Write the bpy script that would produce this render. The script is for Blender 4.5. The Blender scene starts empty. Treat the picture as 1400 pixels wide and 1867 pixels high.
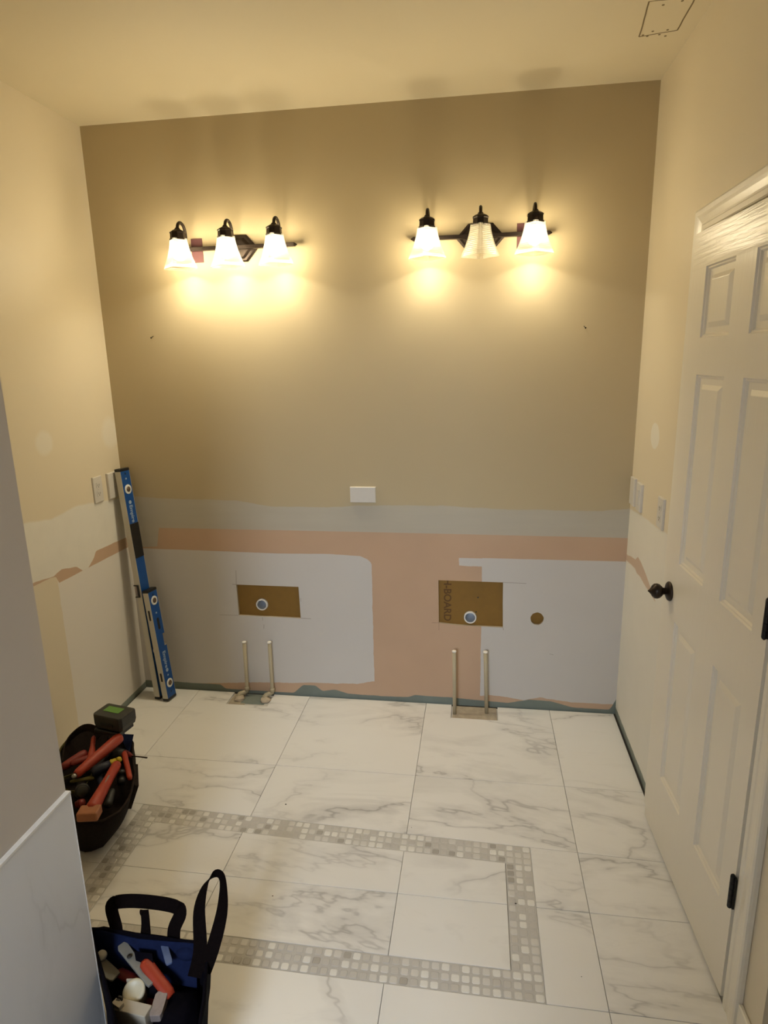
import bpy, bmesh, math, random
from mathutils import Vector, Matrix, noise as mnoise
from mathutils.geometry import tessellate_polygon
random.seed(7)
S = bpy.context.scene
COL = S.collection
PI = math.pi

# ------------------------------------------------------------------ camera
CX, CY, CZ, YAW, PITCH, ROLL, FPX = 1.7705, -2.9217, 1.7091, -0.1490, 0.2362, -0.0208, 1157.46
_f = Vector((math.sin(YAW)*math.cos(PITCH), math.cos(YAW)*math.cos(PITCH), -math.sin(PITCH)))
_r = Vector((math.cos(YAW), -math.sin(YAW), 0)); _u = _r.cross(_f)
_c, _s = math.cos(ROLL), math.sin(ROLL)
CR, CU = _c*_r + _s*_u, -_s*_r + _c*_u
cam = bpy.data.cameras.new('camera'); camo = bpy.data.objects.new('camera', cam); COL.objects.link(camo)
cam.sensor_fit = 'HORIZONTAL'; cam.sensor_width = 36.0; cam.lens = 36.0*FPX/1400.0
cam.clip_start = 0.05; cam.clip_end = 60
camo.matrix_world = Matrix(((CR.x, CU.x, -_f.x, CX), (CR.y, CU.y, -_f.y, CY), (CR.z, CU.z, -_f.z, CZ), (0, 0, 0, 1)))
S.camera = camo

# ------------------------------------------------------------------ light
EXPOSURE = 0.21
LAMP_W = 60.0
LAMP_COL = (1.0, 0.875, 0.625)
DAY_W = 74.0
DAY_COL = (0.76, 0.86, 1.0)
S.view_settings.view_transform = 'Standard'; S.view_settings.look = 'None'
S.view_settings.gamma = 1.0; S.view_settings.use_curve_mapping = False
S.view_settings.exposure = EXPOSURE
W = bpy.data.worlds.new('sky'); S.world = W; W.use_nodes = True
W.node_tree.nodes['Background'].inputs[0].default_value = (0.55, 0.70, 1.0, 1)
W.node_tree.nodes['Background'].inputs[1].default_value = 0.2
al = bpy.data.lights.new('window_daylight', 'AREA'); al.shape = 'RECTANGLE'; al.size = 0.72; al.size_y = 0.72
al.energy = DAY_W; al.color = DAY_COL
alo = bpy.data.objects.new('window_daylight', al); COL.objects.link(alo)
alo.location = (1.22, -4.90, 2.16); alo.rotation_euler = (math.radians(55), 0, 0)

# room numbers (metres)
RW, RH = 2.4558, 2.743         # width of the room, ceiling height
WX, WY = 0.8475, -1.777         # corner of the wing wall
YN = -5.0                      # rear wall of the space behind the camera

# ------------------------------------------------------------------ helpers
def tag(o, label=None, cat=None, group=None, kind=None):
    if label: o['label'] = label
    if cat: o['category'] = cat
    if group: o['group'] = group
    if kind: o['kind'] = kind
    return o
def empty(name, loc=(0, 0, 0), label=None, cat=None, group=None, kind=None):
    o = bpy.data.objects.new(name, None); COL.objects.link(o); o.location = loc
    o.empty_display_size = 0.05
    return tag(o, label, cat, group, kind)
def link_mesh(name, me, mat=None, parent=None, M=None):
    o = bpy.data.objects.new(name, me); COL.objects.link(o)
    if mat is not None:
        for m in (mat if isinstance(mat, (list, tuple)) else [mat]): me.materials.append(m)
    if parent is not None: o.parent = parent
    if M is not None: o.matrix_local = M
    return o
def obj(name, bm, mat, parent=None, smooth=False, M=None, bevel=0):
    bmesh.ops.recalc_face_normals(bm, faces=bm.faces)
    me = bpy.data.meshes.new(name); bm.to_mesh(me); bm.free()
    if smooth:
        for p in me.polygons: p.use_smooth = True
    o = link_mesh(name, me, mat, parent, M)
    if smooth == 'auto' or (smooth and smooth is not True): pass
    if bevel:
        b = o.modifiers.new('bevel', 'BEVEL'); b.width = bevel; b.segments = 2; b.limit_method = 'ANGLE'
    return o
def box(bm, x0, x1, y0, y1, z0, z1, M=None):
    vs = []
    for z in (z0, z1):
        for x, y in ((x0, y0), (x1, y0), (x1, y1), (x0, y1)):
            v = Vector((x, y, z)); vs.append(bm.verts.new(M @ v if M else v))
    for f in ((3, 2, 1, 0), (4, 5, 6, 7), (0, 1, 5, 4), (1, 2, 6, 5), (2, 3, 7, 6), (3, 0, 4, 7)):
        bm.faces.new([vs[i] for i in f])
    return bm
def newbox(*a, **k): return box(bmesh.new(), *a, **k)
def frame(d, up=Vector((0, 0, 1))):
    d = Vector(d).normalized()
    if abs(d.dot(up)) > 0.97: up = Vector((0, 1, 0))
    a = up.cross(d).normalized(); b = d.cross(a)
    return a, b
def rings(bm, rs, cap0=True, cap1=True, closed=True):
    vv = [[bm.verts.new(p) for p in r] for r in rs]
    n = len(rs[0])
    for i in range(len(vv)-1):
        for j in range(n if closed else n-1):
            k = (j+1) % n
            bm.faces.new((vv[i][j], vv[i][k], vv[i+1][k], vv[i+1][j]))
    if cap0 and n > 2: bm.faces.new(list(reversed(vv[0])))
    if cap1 and n > 2: bm.faces.new(vv[-1])
    return bm
def tube(bm, pts, rad, n=12, cap=True, flat=1.0):
    pts = [Vector(p) for p in pts]
    rad = rad if isinstance(rad, (list, tuple)) else [rad]*len(pts)
    out = []; prev = None
    for i, p in enumerate(pts):
        d = (pts[min(i+1, len(pts)-1)]-pts[max(i-1, 0)])
        if prev is None: a, b = frame(d)
        else:
            dn = d.normalized(); a = (prev-dn*prev.dot(dn)).normalized(); b = dn.cross(a)
        prev = a
        out.append([p+rad[i]*(a*math.cos(2*PI*k/n)+b*flat*math.sin(2*PI*k/n)) for k in range(n)])
    return rings(bm, out, cap, cap)
def lathe(bm, prof, o=(0, 0, 0), d=(0, 0, 1), n=24, cap=True):
    """prof: (distance along d, radius)"""
    o = Vector(o); d = Vector(d).normalized(); a, b = frame(d)
    rs = [[o+d*h+max(r, 1e-4)*(a*math.cos(2*PI*k/n)+b*math.sin(2*PI*k/n)) for k in range(n)] for h, r in prof]
    return rings(bm, rs, cap, cap)
def ribbon(bm, pts, wdir, w, t=0.0022):
    """strap of webbing: path, width direction (one or per point)"""
    pts = [Vector(p) for p in pts]; rs = []
    for i, p in enumerate(pts):
        d = (pts[min(i+1, len(pts)-1)]-pts[max(i-1, 0)]).normalized()
        wd = Vector(wdir[i] if isinstance(wdir[0], (list, tuple, Vector)) else wdir)
        wd = (wd-d*wd.dot(d)).normalized(); nn = d.cross(wd)
        ww = w[i] if isinstance(w, (list, tuple)) else w
        rs.append([p+wd*ww/2+nn*t/2, p-wd*ww/2+nn*t/2, p-wd*ww/2-nn*t/2, p+wd*ww/2-nn*t/2])
    return rings(bm, rs)
def smooth_path(pts, k=6):
    pts = [Vector(p) for p in pts]; out = []
    P = [pts[0]]+pts+[pts[-1]]
    for i in range(1, len(P)-2):
        for j in range(k):
            t = j/k; a, b, c, d = P[i-1], P[i], P[i+1], P[i+2]
            out.append(0.5*((2*b)+(c-a)*t+(2*a-5*b+4*c-d)*t*t+(3*b-a-3*c+d)*t**3))
    out.append(pts[-1]); return out
def slab(name, outline, holes, to3, depth, mat, parent=None, inner_mat=None):
    """flat wall sheet from a 2D outline with holes; to3(u,v,d) places it, d = depth behind the face"""
    loops = [outline]+holes
    tris = tessellate_polygon([[Vector((u, v, 0)) for u, v in l] for l in loops])
    flat = [p for l in loops for p in l]
    bm = bmesh.new()
    f = [bm.verts.new(to3(u, v, 0)) for u, v in flat]; b = [bm.verts.new(to3(u, v, depth)) for u, v in flat]
    for t in tris:
        try: bm.faces.new([f[i] for i in t]); bm.faces.new([b[i] for i in reversed(t)])
        except ValueError: pass
    k = 0
    for li, l in enumerate(loops):
        n = len(l)
        for i in range(n):
            j = (i+1) % n
            fc = bm.faces.new((f[k+i], f[k+j], b[k+j], b[k+i]))
            if inner_mat and li > 0: fc.material_index = 1
        k += n
    return obj(name, bm, [mat, inner_mat] if inner_mat else mat, parent)
def ray(px, py): return _f+(px-700)/FPX*CR-(py-933.5)/FPX*CU
def at(px, py, z):
    """point of the room at height z on the sight line measured in the photograph"""
    d = ray(px, py); return Vector((CX, CY, CZ))+d*((z-CZ)/d.z)

# ------------------------------------------------------------------ node material helpers
class X:
    """tiny expression wrapper round shader math nodes"""
    def __init__(s, nt, sock): s.nt, s.k = nt, sock
    def _m(s, op, *a, clamp=False):
        n = s.nt.nodes.new('ShaderNodeMath'); n.operation = op; n.use_clamp = clamp
        for i, v in enumerate((s,)+a):
            if isinstance(v, X): s.nt.links.new(v.k, n.inputs[i])
            else: n.inputs[i].default_value = v
        return X(s.nt, n.outputs[0])
    def __add__(s, o): return s._m('ADD', o)
    def __sub__(s, o): return s._m('SUBTRACT', o)
    def __mul__(s, o): return s._m('MULTIPLY', o)
    def __rsub__(s, o): return (s*-1.0)+o
    def lt(s, o, soft=0.0015):           # 1 where s < o, soft edge
        d = (s-o)*(-1.0/soft)+0.5
        return d._m('MAXIMUM', 0.0)._m('MINIMUM', 1.0)
    def gt(s, o, soft=0.0015): return 1.0-s.lt(o, soft)
    def abs(s): return s._m('ABSOLUTE')
    def mx(s, o): return s._m('MAXIMUM', o)
    def mn(s, o): return s._m('MINIMUM', o)
    def pw(s, o): return s._m('POWER', o)
class MB:
    def __init__(s, name, rough=0.5, color=(0.8, 0.8, 0.8), metal=0.0, spec=0.5):
        s.m = bpy.data.materials.new(name); s.m.use_nodes = True; s.nt = s.m.node_tree
        s.b = s.nt.nodes['Principled BSDF']
        s.b.inputs['Base Color'].default_value = (*color, 1); s.b.inputs['Roughness'].default_value = rough
        s.b.inputs['Metallic'].default_value = metal; s.b.inputs['Specular IOR Level'].default_value = spec
    def coords(s, which='Object'):
        t = s.nt.nodes.new('ShaderNodeTexCoord'); sp = s.nt.nodes.new('ShaderNodeSeparateXYZ')
        s.nt.links.new(t.outputs[which], sp.inputs[0]); s.vec = t.outputs[which]
        return [X(s.nt, sp.outputs[i]) for i in range(3)]
    def noise(s, scale, detail=2, rough=0.5, vec=None, dist=0.0, w=None):
        n = s.nt.nodes.new('ShaderNodeTexNoise'); n.inputs['Scale'].default_value = scale
        n.inputs['Detail'].default_value = detail; n.inputs['Roughness'].default_value = rough
        n.inputs['Distortion'].default_value = dist
        if vec is not None or hasattr(s, 'vec'): s.nt.links.new(vec if vec is not None else s.vec, n.inputs['Vector'])
        return X(s.nt, n.outputs[0])
    def curve(s, x, pts, lo, hi):
        """piecewise linear y(x); pts in world units, x range lo..hi"""
        n = s.nt.nodes.new('ShaderNodeFloatCurve'); c = n.mapping.curves[0]
        ys = [p[1] for p in pts]; y0, y1 = min(ys)-0.001, max(ys)+0.001
        P = [((px-lo)/(hi-lo), (py-y0)/(y1-y0)) for px, py in pts]
        while len(c.points) < len(P): c.points.new(0.5, 0.5)
        for i, (a, b) in enumerate(P):
            c.points[i].location = (a, b)
        for p in c.points: p.handle_type = 'VECTOR'
        n.mapping.update()
        s.nt.links.new(((x-lo)*(1/(hi-lo))).k, n.inputs['Value'])
        return X(s.nt, n.outputs[0])*(y1-y0)+y0
    def mix(s, fac, a, b):
        n = s.nt.nodes.new('ShaderNodeMix'); n.data_type = 'RGBA'
        if isinstance(fac, X): s.nt.links.new(fac.k, n.inputs[0])
        else: n.inputs[0].default_value = fac
        for v, i in ((a, 6), (b, 7)):
            if isinstance(v, tuple): n.inputs[i].default_value = (*v, 1)
            else: s.nt.links.new(v, n.inputs[i])
        return n.outputs[2]
    def color(s, c): s.nt.links.new(c, s.b.inputs['Base Color']); return s
    def rough(s, x): s.nt.links.new(x.k, s.b.inputs['Roughness']); return s
    def bump(s, x, strength=0.2, dist=0.002):
        n = s.nt.nodes.new('ShaderNodeBump'); n.inputs['Strength'].default_value = strength
        n.inputs['Distance'].default_value = dist
        s.nt.links.new(x.k, n.inputs['Height']); s.nt.links.new(n.outputs[0], s.b.inputs['Normal']); return s

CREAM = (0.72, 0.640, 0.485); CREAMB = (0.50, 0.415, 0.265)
MUD_DIM = (0.50, 0.465, 0.385); PRIMER_DIM = (0.60, 0.575, 0.545); MUD_LIT = (0.78, 0.755, 0.68); PRIMER_LIT = (0.76, 0.72, 0.66)  # compound and primer: wall lighting put in colour, dim for back, bright for sides
PEACH = (0.55, 0.385, 0.265); GREEN = (0.20, 0.232, 0.205); BROWN = (0.235, 0.125, 0.018)
TILE = (0.82, 0.81, 0.785)

def simple(name, color, rough=0.5, metal=0.0, spec=0.5, nscale=60, namp=0.12, bump=0.0):
    m = MB(name, rough, color, metal, spec); m.coords()
    n = m.noise(nscale, 3, 0.6)
    d = tuple(c*(1-namp) for c in color); l = tuple(min(1, c*(1+namp)) for c in color)
    m.color(m.mix(n, d, l))
    if bump: m.bump(n, bump, 0.001)
    return m.m

# back wall: cream paint, joint compound, bare drywall paper, primer, green board
def mat_back():
    m = MB('back_wall_paint', 0.5, spec=0.12); x, y, z = m.coords()
    n1 = (m.noise(9, 4, 0.6)-0.5); n2 = (m.noise(34, 3, 0.6)-0.5); n3 = m.noise(220, 2, 0.5)
    wob = n1*0.028+n2*0.008
    big = m.noise(1.7, 2, 0.5)
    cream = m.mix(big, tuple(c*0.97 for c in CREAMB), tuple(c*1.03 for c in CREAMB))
    c = cream
    mudtop = m.curve(x, [(0.0, 1.063), (.30, 1.050), (.60, 1.046), (.77, 1.018), (1.06, 1.017), (1.2, 1.027), (1.6, 1.033), (1.85, 1.020), (2.34, 1.017), (2.46, 1.029)], 0, 2.46)
    st = m.nt.nodes.new('ShaderNodeMapping'); st.inputs['Scale'].default_value = (3, 1, 30); m.nt.links.new(m.vec, st.inputs['Vector'])
    streak = m.noise(1.0, 3, 0.6, st.outputs[0])
    mud = m.mix(streak, tuple(q*0.93 for q in MUD_DIM), tuple(q*1.04 for q in MUD_DIM))
    c = m.mix(z.lt(mudtop+wob*0.5, 0.006), c, mud)
    strip = m.curve(x, [(0.0, .79), (.155, .80), (.170, .8985), (1.2, .897), (2.46, .892)], 0, 2.46)
    peach = m.mix(m.noise(5, 2), tuple(q*0.94 for q in PEACH), tuple(q*1.05 for q in PEACH))
    c = m.mix(z.lt(strip+n2*0.002, 0.003), c, peach)
    prim = m.mix(m.noise(3, 2), tuple(q*0.97 for q in PRIMER_DIM), tuple(q*1.03 for q in PRIMER_DIM))
    ptop = m.curve(x, [(0, .788), (.48, .782), (.8, .777), (1.05, .781), (1.21, .774), (1.245, .758), (1.262, .742), (1.275, .70)], 0, 1.275)
    left = z.lt(ptop+wob*0.15, 0.003)*x.lt(wob*0.6+1.264, 0.002)
    pr = x.gt(wob*0.35+1.800, 0.002)*z.lt(wob*0.1+.779, 0.003)
    pr2 = x.gt(wob*0.6+1.690, 0.003)*z.lt(.777, 0.003)*z.gt(wob*0.6+.738, 0.004)
    c = m.mix(left.mx(pr).mx(pr2), c, prim)
    pbot = m.curve(x, [(0, .034), (.33, .036), (.435, .046), (.60, .060), (.952, .076), (1.17, .083), (1.254, .103), (1.3, .10), (1.76, .09), (1.80, .052), (1.841, .062), (1.936, .055), (2.017, .042), (2.093, .062), (2.249, .048), (2.46, .048)], 0, 2.46)
    c = m.mix(z.lt(pbot+wob*0.5, 0.002), c, peach)
    g = m.curve(x, [(0, .038), (.333, .036), (.430, .037), (.455, .014), (.60, .012), (.833, .012), (.883, .060), (.951, .060), (.988, .031), (1.056, .044), (1.122, .026), (1.303, .021), (1.437, .024), (1.471, .038), (1.658, .036), (1.831, .028), (1.937, .023), (2.041, .047), (2.147, .046), (2.251, .019), (2.43, .018), (2.446, .055)], 0, 2.46)
    c = m.mix(z.lt(g+wob*0.25, 0.002), c, m.mix(m.noise(12, 3), tuple(q*0.85 for q in GREEN), tuple(q*1.15 for q in GREEN)))
    # scattered screw dimples and scuffs
    v = m.nt.nodes.new('ShaderNodeTexVoronoi'); v.inputs['Scale'].default_value = 4.2; m.nt.links.new(m.vec, v.inputs['Vector'])
    dimple = X(m.nt, v.outputs['Distance']).lt(0.016, 0.01)*z.lt(0.9, 0.01)
    c = m.mix(dimple*0.5, c, (0.2, 0.16, 0.12))
    m.color(c)
    m.rough(z.lt(mudtop, 0.006)*0.30+0.42)
    m.bump(n3*0.5+streak*z.lt(mudtop, 0.01)*0.6, 0.18, 0.0015)
    return m.m
def mat_left():
    m = MB('left_wall_paint', 0.5); x, y, z = m.coords()
    n1 = (m.noise(9, 4, 0.6)-0.5); wob = n1*0.03+(m.noise(34, 3, 0.6)-0.5)*0.008
    cream = m.mix(m.noise(1.7, 2), tuple(c*0.97 for c in CREAM), tuple(c*1.03 for c in CREAM))
    mud = m.mix(m.noise(14, 4, 0.6), tuple(q*0.94 for q in MUD_LIT), tuple(q*1.04 for q in MUD_LIT))
    c = cream
    top = m.curve(y, [(-1.8, 1.11), (-.709, 1.106), (-.56, 1.082), (-.48, 1.09), (-.38, 1.100), (-.125, 1.068), (0, 1.06)], -1.8, 0)
    c = m.mix(z.lt(top+wob*0.4, 0.01), c, mud)
    bot = m.curve(y, [(-1.8, .86), (-.699, .856), (-.60, .842), (-.57, .85), (-.54, .855), (-.44, .833), (-.40, .800), (-.36, .800), (-.31, .83), (-.286, .858), (0, .850)], -1.8, 0)
    c = m.mix(z.lt(bot+wob*0.3, 0.003), c, PEACH)
    low = z.lt(m.curve(y, [(-1.8, .856), (-.62, .842), (-.585, .835), (-.57, .803), (0, .796)], -1.8, 0)+wob*0.15, 0.003)
    c = m.mix(low, c, m.mix(y.gt(wob*0.5-.578, 0.002), cream, tuple(PRIMER_LIT)))
    def blob(cy, cz, ry, rz, fac):
        nonlocal c
        d = ((y-cy)*(1/ry)).pw(2)+((z-cz)*(1/rz)).pw(2)
        c = m.mix((d+n1*1.2).lt(1.0, 0.8)*fac, c, MUD_LIT)
    blob(-.535, 1.40, .05, .05, 0.55); blob(-.05, 1.385, .07, .07, 0.5)
    c = m.mix(z.lt(0.03, 0.004)*y.gt(-.6, .05), c, GREEN)
    m.color(c); m.bump(m.noise(220, 2), 0.12, 0.001); return m.m
def mat_right():
    m = MB('right_wall_paint', 0.5); x, y, z = m.coords()
    n1 = (m.noise(9, 4, 0.6)-0.5); wob = n1*0.03+(m.noise(34, 3, 0.6)-0.5)*0.008
    cream = m.mix(m.noise(1.7, 2), tuple(c*0.97 for c in CREAM), tuple(c*1.03 for c in CREAM))
    c = cream
    top = m.curve(y, [(-1.7, 1.08), (-.533, 1.071), (-.42, 1.059), (-.21, 1.050), (0, 1.028)], -1.7, 0)
    c = m.mix(z.lt(top+wob*0.4, 0.008)*y.gt(-1.5, 0.01), c, m.mix(m.noise(8, 3), tuple(q*0.96 for q in MUD_LIT), tuple(q*1.03 for q in MUD_LIT)))
    mid = m.curve(y, [(-.52, .775), (-.415, .80), (-.25, .828), (-.2, .828), (0, .800)], -.52, 0)
    hw = m.curve(y, [(-.52, .0), (-.43, .012), (-.30, .030), (-.2, .036), (-.16, .02), (0, .014)], -.52, 0)
    c = m.mix((z-mid+wob*0.5).abs().lt(hw, 0.004)*y.gt(-.5, .02)*0.8, c, PEACH)
    d = ((y+.315)*(1/.062)).pw(2)+((z-1.395)*(1/.05)).pw(2)
    c = m.mix((d+n1*0.8).lt(1.0, 0.15)*0.9, c, MUD_LIT)
    c = m.mix(z.lt(0.045+wob, 0.004) if False else z.lt(wob*0.6+0.035, 0.004)*y.gt(-.6, .02), c, GREEN)
    m.color(c); m.bump(m.noise(220, 2), 0.12, 0.001); return m.m
def mat_plain_wall(name, col, rough=0.6):
    m = MB(name, rough); m.coords()
    m.color(m.mix(m.noise(1.5, 2), tuple(c*0.97 for c in col), tuple(c*1.03 for c in col)))
    m.bump(m.noise(200, 2), 0.12, 0.001); return m.m
def mat_marble(name, base, rough=0.28, vein=0.55, wx=1.0, rot=0.45):
    m = MB(name, rough); nt = m.nt
    g = nt.nodes.new('ShaderNodeNewGeometry'); oi = nt.nodes.new('ShaderNodeObjectInfo')
    mu = nt.nodes.new('ShaderNodeVectorMath'); mu.operation = 'SCALE'; mu.inputs[0].default_value = (37, 53, 19)
    nt.links.new(oi.outputs['Random'], mu.inputs['Scale'])
    ad = nt.nodes.new('ShaderNodeVectorMath'); ad.operation = 'ADD'
    rt = nt.nodes.new('ShaderNodeMapping'); rt.inputs['Rotation'].default_value = (0, 0, -rot) if wx else (0.5, 0, 0)
    rt.inputs['Scale'].default_value = (0.85, 2.3, 1.0)
    nt.links.new(g.outputs['Position'], rt.inputs['Vector'])
    nt.links.new(rt.outputs[0], ad.inputs[0]); nt.links.new(mu.outputs[0], ad.inputs[1])
    v = ad.outputs[0]
    a = m.noise(1.15, 5, 0.56, v, 0.35); b = m.noise(2.0, 6, 0.6, v, 0.9); k = m.noise(1.1, 2, 0.5, v)
    th = (a-0.5).abs().lt(0.0, 0.022)      # thin dark line
    th = 1.0-((a-0.5).abs()*(1/0.010)).mn(1.0)
    soft = 1.0-((a-0.5).abs()*(1/0.045)).mn(1.0)
    th2 = 1.0-((b-0.47).abs()*(1/0.011)).mn(1.0)
    broad = ((b-0.56)*7.0).mx(0.0).mn(1.0)
    mask = ((k-0.42)*6.0).mx(0.0).mn(1.0); mask2 = ((0.56-k)*6.0).mx(0.0).mn(1.0)
    fac = (th*mask*0.50+soft*mask*0.30+th2*mask2*mask*0.35+broad*mask*0.36)*vein
    cloud = m.noise(3.0, 3, 0.5, v)
    c0 = m.mix(cloud, tuple(c*0.975 for c in base), tuple(min(1, c*1.02) for c in base))
    m.color(m.mix(fac.mn(1.0), c0, (0.20, 0.195, 0.19)))
    m.bump(m.noise(30, 2, 0.5, v), 0.03, 0.001)
    return m.m

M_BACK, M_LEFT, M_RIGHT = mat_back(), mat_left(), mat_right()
M_CEIL = mat_plain_wall('ceiling_paint', (0.72, 0.640, 0.465), 0.7)
M_WING = mat_plain_wall('wing_wall_paint', (0.62, 0.565, 0.50), 0.6)
M_REAR = mat_plain_wall('rear_room_paint', (0.48, 0.42, 0.35), 0.7)
M_MARBLE = mat_marble('marble_tile', TILE, 0.30, 0.62)
M_WMARBLE = mat_marble('wall_marble_tile', (0.76, 0.77, 0.79), 0.32, 0.22)
M_TRIMW = simple('white_edge_trim', (0.88, 0.87, 0.84), 0.35)
M_GROUT = simple('grout_bed', (0.60, 0.58, 0.54), 0.85, nscale=40)
M_MORTAR = simple('mortar', (0.42, 0.36, 0.27), 0.9, nscale=30, namp=0.35, bump=0.6)
M_GYPSUM = simple('gypsum_core', (0.42, 0.35, 0.25), 0.9)
M_BROWN = simple('brown_paper_board', BROWN, 0.7, nscale=25, namp=0.10)
M_BROWNINK = simple('dark_brown_ink', (0.12, 0.055, 0.008), 0.7)
M_GREENB = simple('green_board', GREEN, 0.8)
def mat_door():
    m = MB('white_door_enamel', 0.30, (0.79, 0.745, 0.645)); x, y, z = m.coords()
    w = m.nt.nodes.new('ShaderNodeMapping'); w.inputs['Scale'].default_value = (60, 60, 3.0); m.nt.links.new(m.vec, w.inputs['Vector'])
    gv = m.noise(1.0, 3, 0.6, w.outputs[0], 0.6)
    w2 = m.nt.nodes.new('ShaderNodeMapping'); w2.inputs['Scale'].default_value = (3.0, 3.0, 75); m.nt.links.new(m.vec, w2.inputs['Vector'])
    gh = m.noise(1.0, 3, 0.6, w2.outputs[0], 0.5)
    top = z.gt(1.955, 0.01)
    m.bump(gh*top+gv*(1.0-top)*0.30, 0.55, 0.003); return m.m
M_DOOR = mat_door()
M_TRIM = simple('white_trim_enamel', (0.79, 0.75, 0.655), 0.32, namp=0.03)
M_BRONZE = simple('oil_rubbed_bronze', (0.030, 0.020, 0.014), 0.38, 0.6, nscale=30, namp=0.3)
M_BLACKMETAL = simple('black_hinge_metal', (0.006, 0.006, 0.007), 0.45, 0.3)
M_PLATE = simple('white_plastic_plate', (0.64, 0.61, 0.56), 0.35, namp=0.03)
M_SLOT = simple('dark_slot', (0.03, 0.025, 0.02), 0.6)
M_PVC = simple('white_pvc', (0.72, 0.71, 0.68), 0.35, namp=0.04)
M_PVCIN = simple('grey_pipe_inside', (0.42, 0.44, 0.47), 0.5)
M_CPVC = simple('cream_cpvc', (0.44, 0.38, 0.255), 0.4, namp=0.06)
M_CAPW = simple('white_pipe_cap', (0.85, 0.82, 0.75), 0.4, namp=0.02)
M_PUTTY = simple('putty', (0.52, 0.44, 0.33), 0.85, nscale=50, namp=0.2, bump=0.5)
M_PENCIL = simple('pencil_mark', (0.17, 0.14, 0.11), 0.8)
M_MARKER = simple('dark_marker_line', (0.20, 0.15, 0.08), 0.8)
M_DULLRED = simple('dull_red_drywall_paper', (0.105, 0.036, 0.038), 0.7, nscale=20, namp=0.25)
M_ALU = simple('silver_aluminium', (0.60, 0.565, 0.48), 0.42, 0.25, namp=0.04)
M_BLUE = simple('blue_anodised_face', (0.008, 0.075, 0.30), 0.35, 0.1, namp=0.10)
M_BLACKP = simple('black_plastic', (0.010, 0.010, 0.010), 0.45, namp=0.3)
M_WRING = simple('white_vial_ring', (0.75, 0.75, 0.72), 0.35)
M_VIAL = simple('amber_vial', (0.13, 0.085, 0.06), 0.2)
M_PRINT = simple('pale_print', (0.35, 0.45, 0.60), 0.5)
M_REDT = simple('red_orange_rubber', (0.36, 0.038, 0.013), 0.5, nscale=14, namp=0.25)
M_REDD = simple('dark_red_rubber', (0.20, 0.018, 0.012), 0.5, namp=0.25)
M_TAN = simple('tan_orange_block', (0.34, 0.13, 0.055), 0.6, namp=0.2)
M_CANVAS = simple('dark_brown_canvas', (0.016, 0.011, 0.009), 0.95, nscale=90, namp=0.5, bump=0.5, spec=0.1)
M_CANVAS2 = simple('dark_canvas_panel', (0.026, 0.019, 0.016), 0.95, nscale=90, namp=0.5, bump=0.5, spec=0.1)
M_OLIVE = simple('olive_binding', (0.07, 0.06, 0.010), 0.9)
M_YEL = simple('yellow_plastic', (0.50, 0.37, 0.012), 0.5)
M_NAVY = simple('navy_plastic', (0.008, 0.012, 0.028), 0.5, namp=0.3)
M_LIME = simple('green_plastic', (0.12, 0.28, 0.045), 0.5, namp=0.1)
M_DGREY = simple('dark_grey_plastic', (0.030, 0.030, 0.024), 0.5, namp=0.25)
M_STEEL = simple('steel', (0.35, 0.35, 0.33), 0.35, 0.8)
M_NYL = simple('navy_nylon', (0.008, 0.014, 0.050), 0.85, nscale=60, namp=0.4, bump=0.4, spec=0.1)
M_NYLB = simple('black_nylon', (0.0035, 0.003, 0.006), 0.9, nscale=60, namp=0.4, bump=0.4, spec=0.06)
M_WEB = simple('black_webbing', (0.005, 0.003, 0.003), 0.9, nscale=120, namp=0.4, bump=0.5, spec=0.06)
M_GREYM = simple('grey_painted_metal', (0.22, 0.22, 0.20), 0.45)
M_CREAMP = simple('cream_plastic', (0.62, 0.57, 0.42), 0.4, namp=0.05)
M_CARD = simple('white_cardboard', (0.50, 0.45, 0.36), 0.8, nscale=9, namp=0.22)
M_LBLUE = simple('pale_blue_plastic', (0.10, 0.145, 0.28), 0.5, namp=0.15)
M_SCREEN = simple('clear_grey_plastic', (0.30, 0.25, 0.23), 0.25, namp=0.3)

# lamp glass
def mat_shade(lit):
    m = bpy.data.materials.new('frosted_ribbed_glass_lit' if lit else 'frosted_ribbed_glass'); m.use_nodes = True
    nt = m.node_tree; nt.nodes.clear(); out = nt.nodes.new('ShaderNodeOutputMaterial')
    tc = nt.nodes.new('ShaderNodeTexCoord'); wv = nt.nodes.new('ShaderNodeTexWave'); wv.wave_type = 'BANDS'; wv.bands_direction = 'Z'
    wv.inputs['Scale'].default_value = 42; nt.links.new(tc.outputs['Object'], wv.inputs['Vector'])
    bp = nt.nodes.new('ShaderNodeBump'); bp.inputs['Strength'].default_value = 0.5; bp.inputs['Distance'].default_value = 0.002
    nt.links.new(wv.outputs['Fac'], bp.inputs['Height'])
    tl = nt.nodes.new('ShaderNodeBsdfTranslucent'); tl.inputs['Color'].default_value = (0.93, 0.91, 0.84, 1)
    df = nt.nodes.new('ShaderNodeBsdfDiffuse'); df.inputs['Color'].default_value = (0.80, 0.78, 0.70, 1)
    gl = nt.nodes.new('ShaderNodeBsdfGlossy'); gl.inputs['Roughness'].default_value = 0.25
    tr = nt.nodes.new('ShaderNodeBsdfTransparent'); tr.inputs['Color'].default_value = (1, 0.98, 0.93, 1)
    for n in (tl, df, gl): nt.links.new(bp.outputs[0], n.inputs['Normal'])
    def mx(f, a, b):
        n = nt.nodes.new('ShaderNodeMixShader'); n.inputs[0].default_value = f
        nt.links.new(a.outputs[0], n.inputs[1]); nt.links.new(b.outputs[0], n.inputs[2]); return n
    s = mx(0.10, tl, df); s = mx(0.66, s, tr); s = mx(0.06, s, gl)
    nt.links.new(s.outputs[0], out.inputs[0]); return m
M_SHADE, M_SHADE_OFF = mat_shade(True), mat_shade(False)
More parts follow.
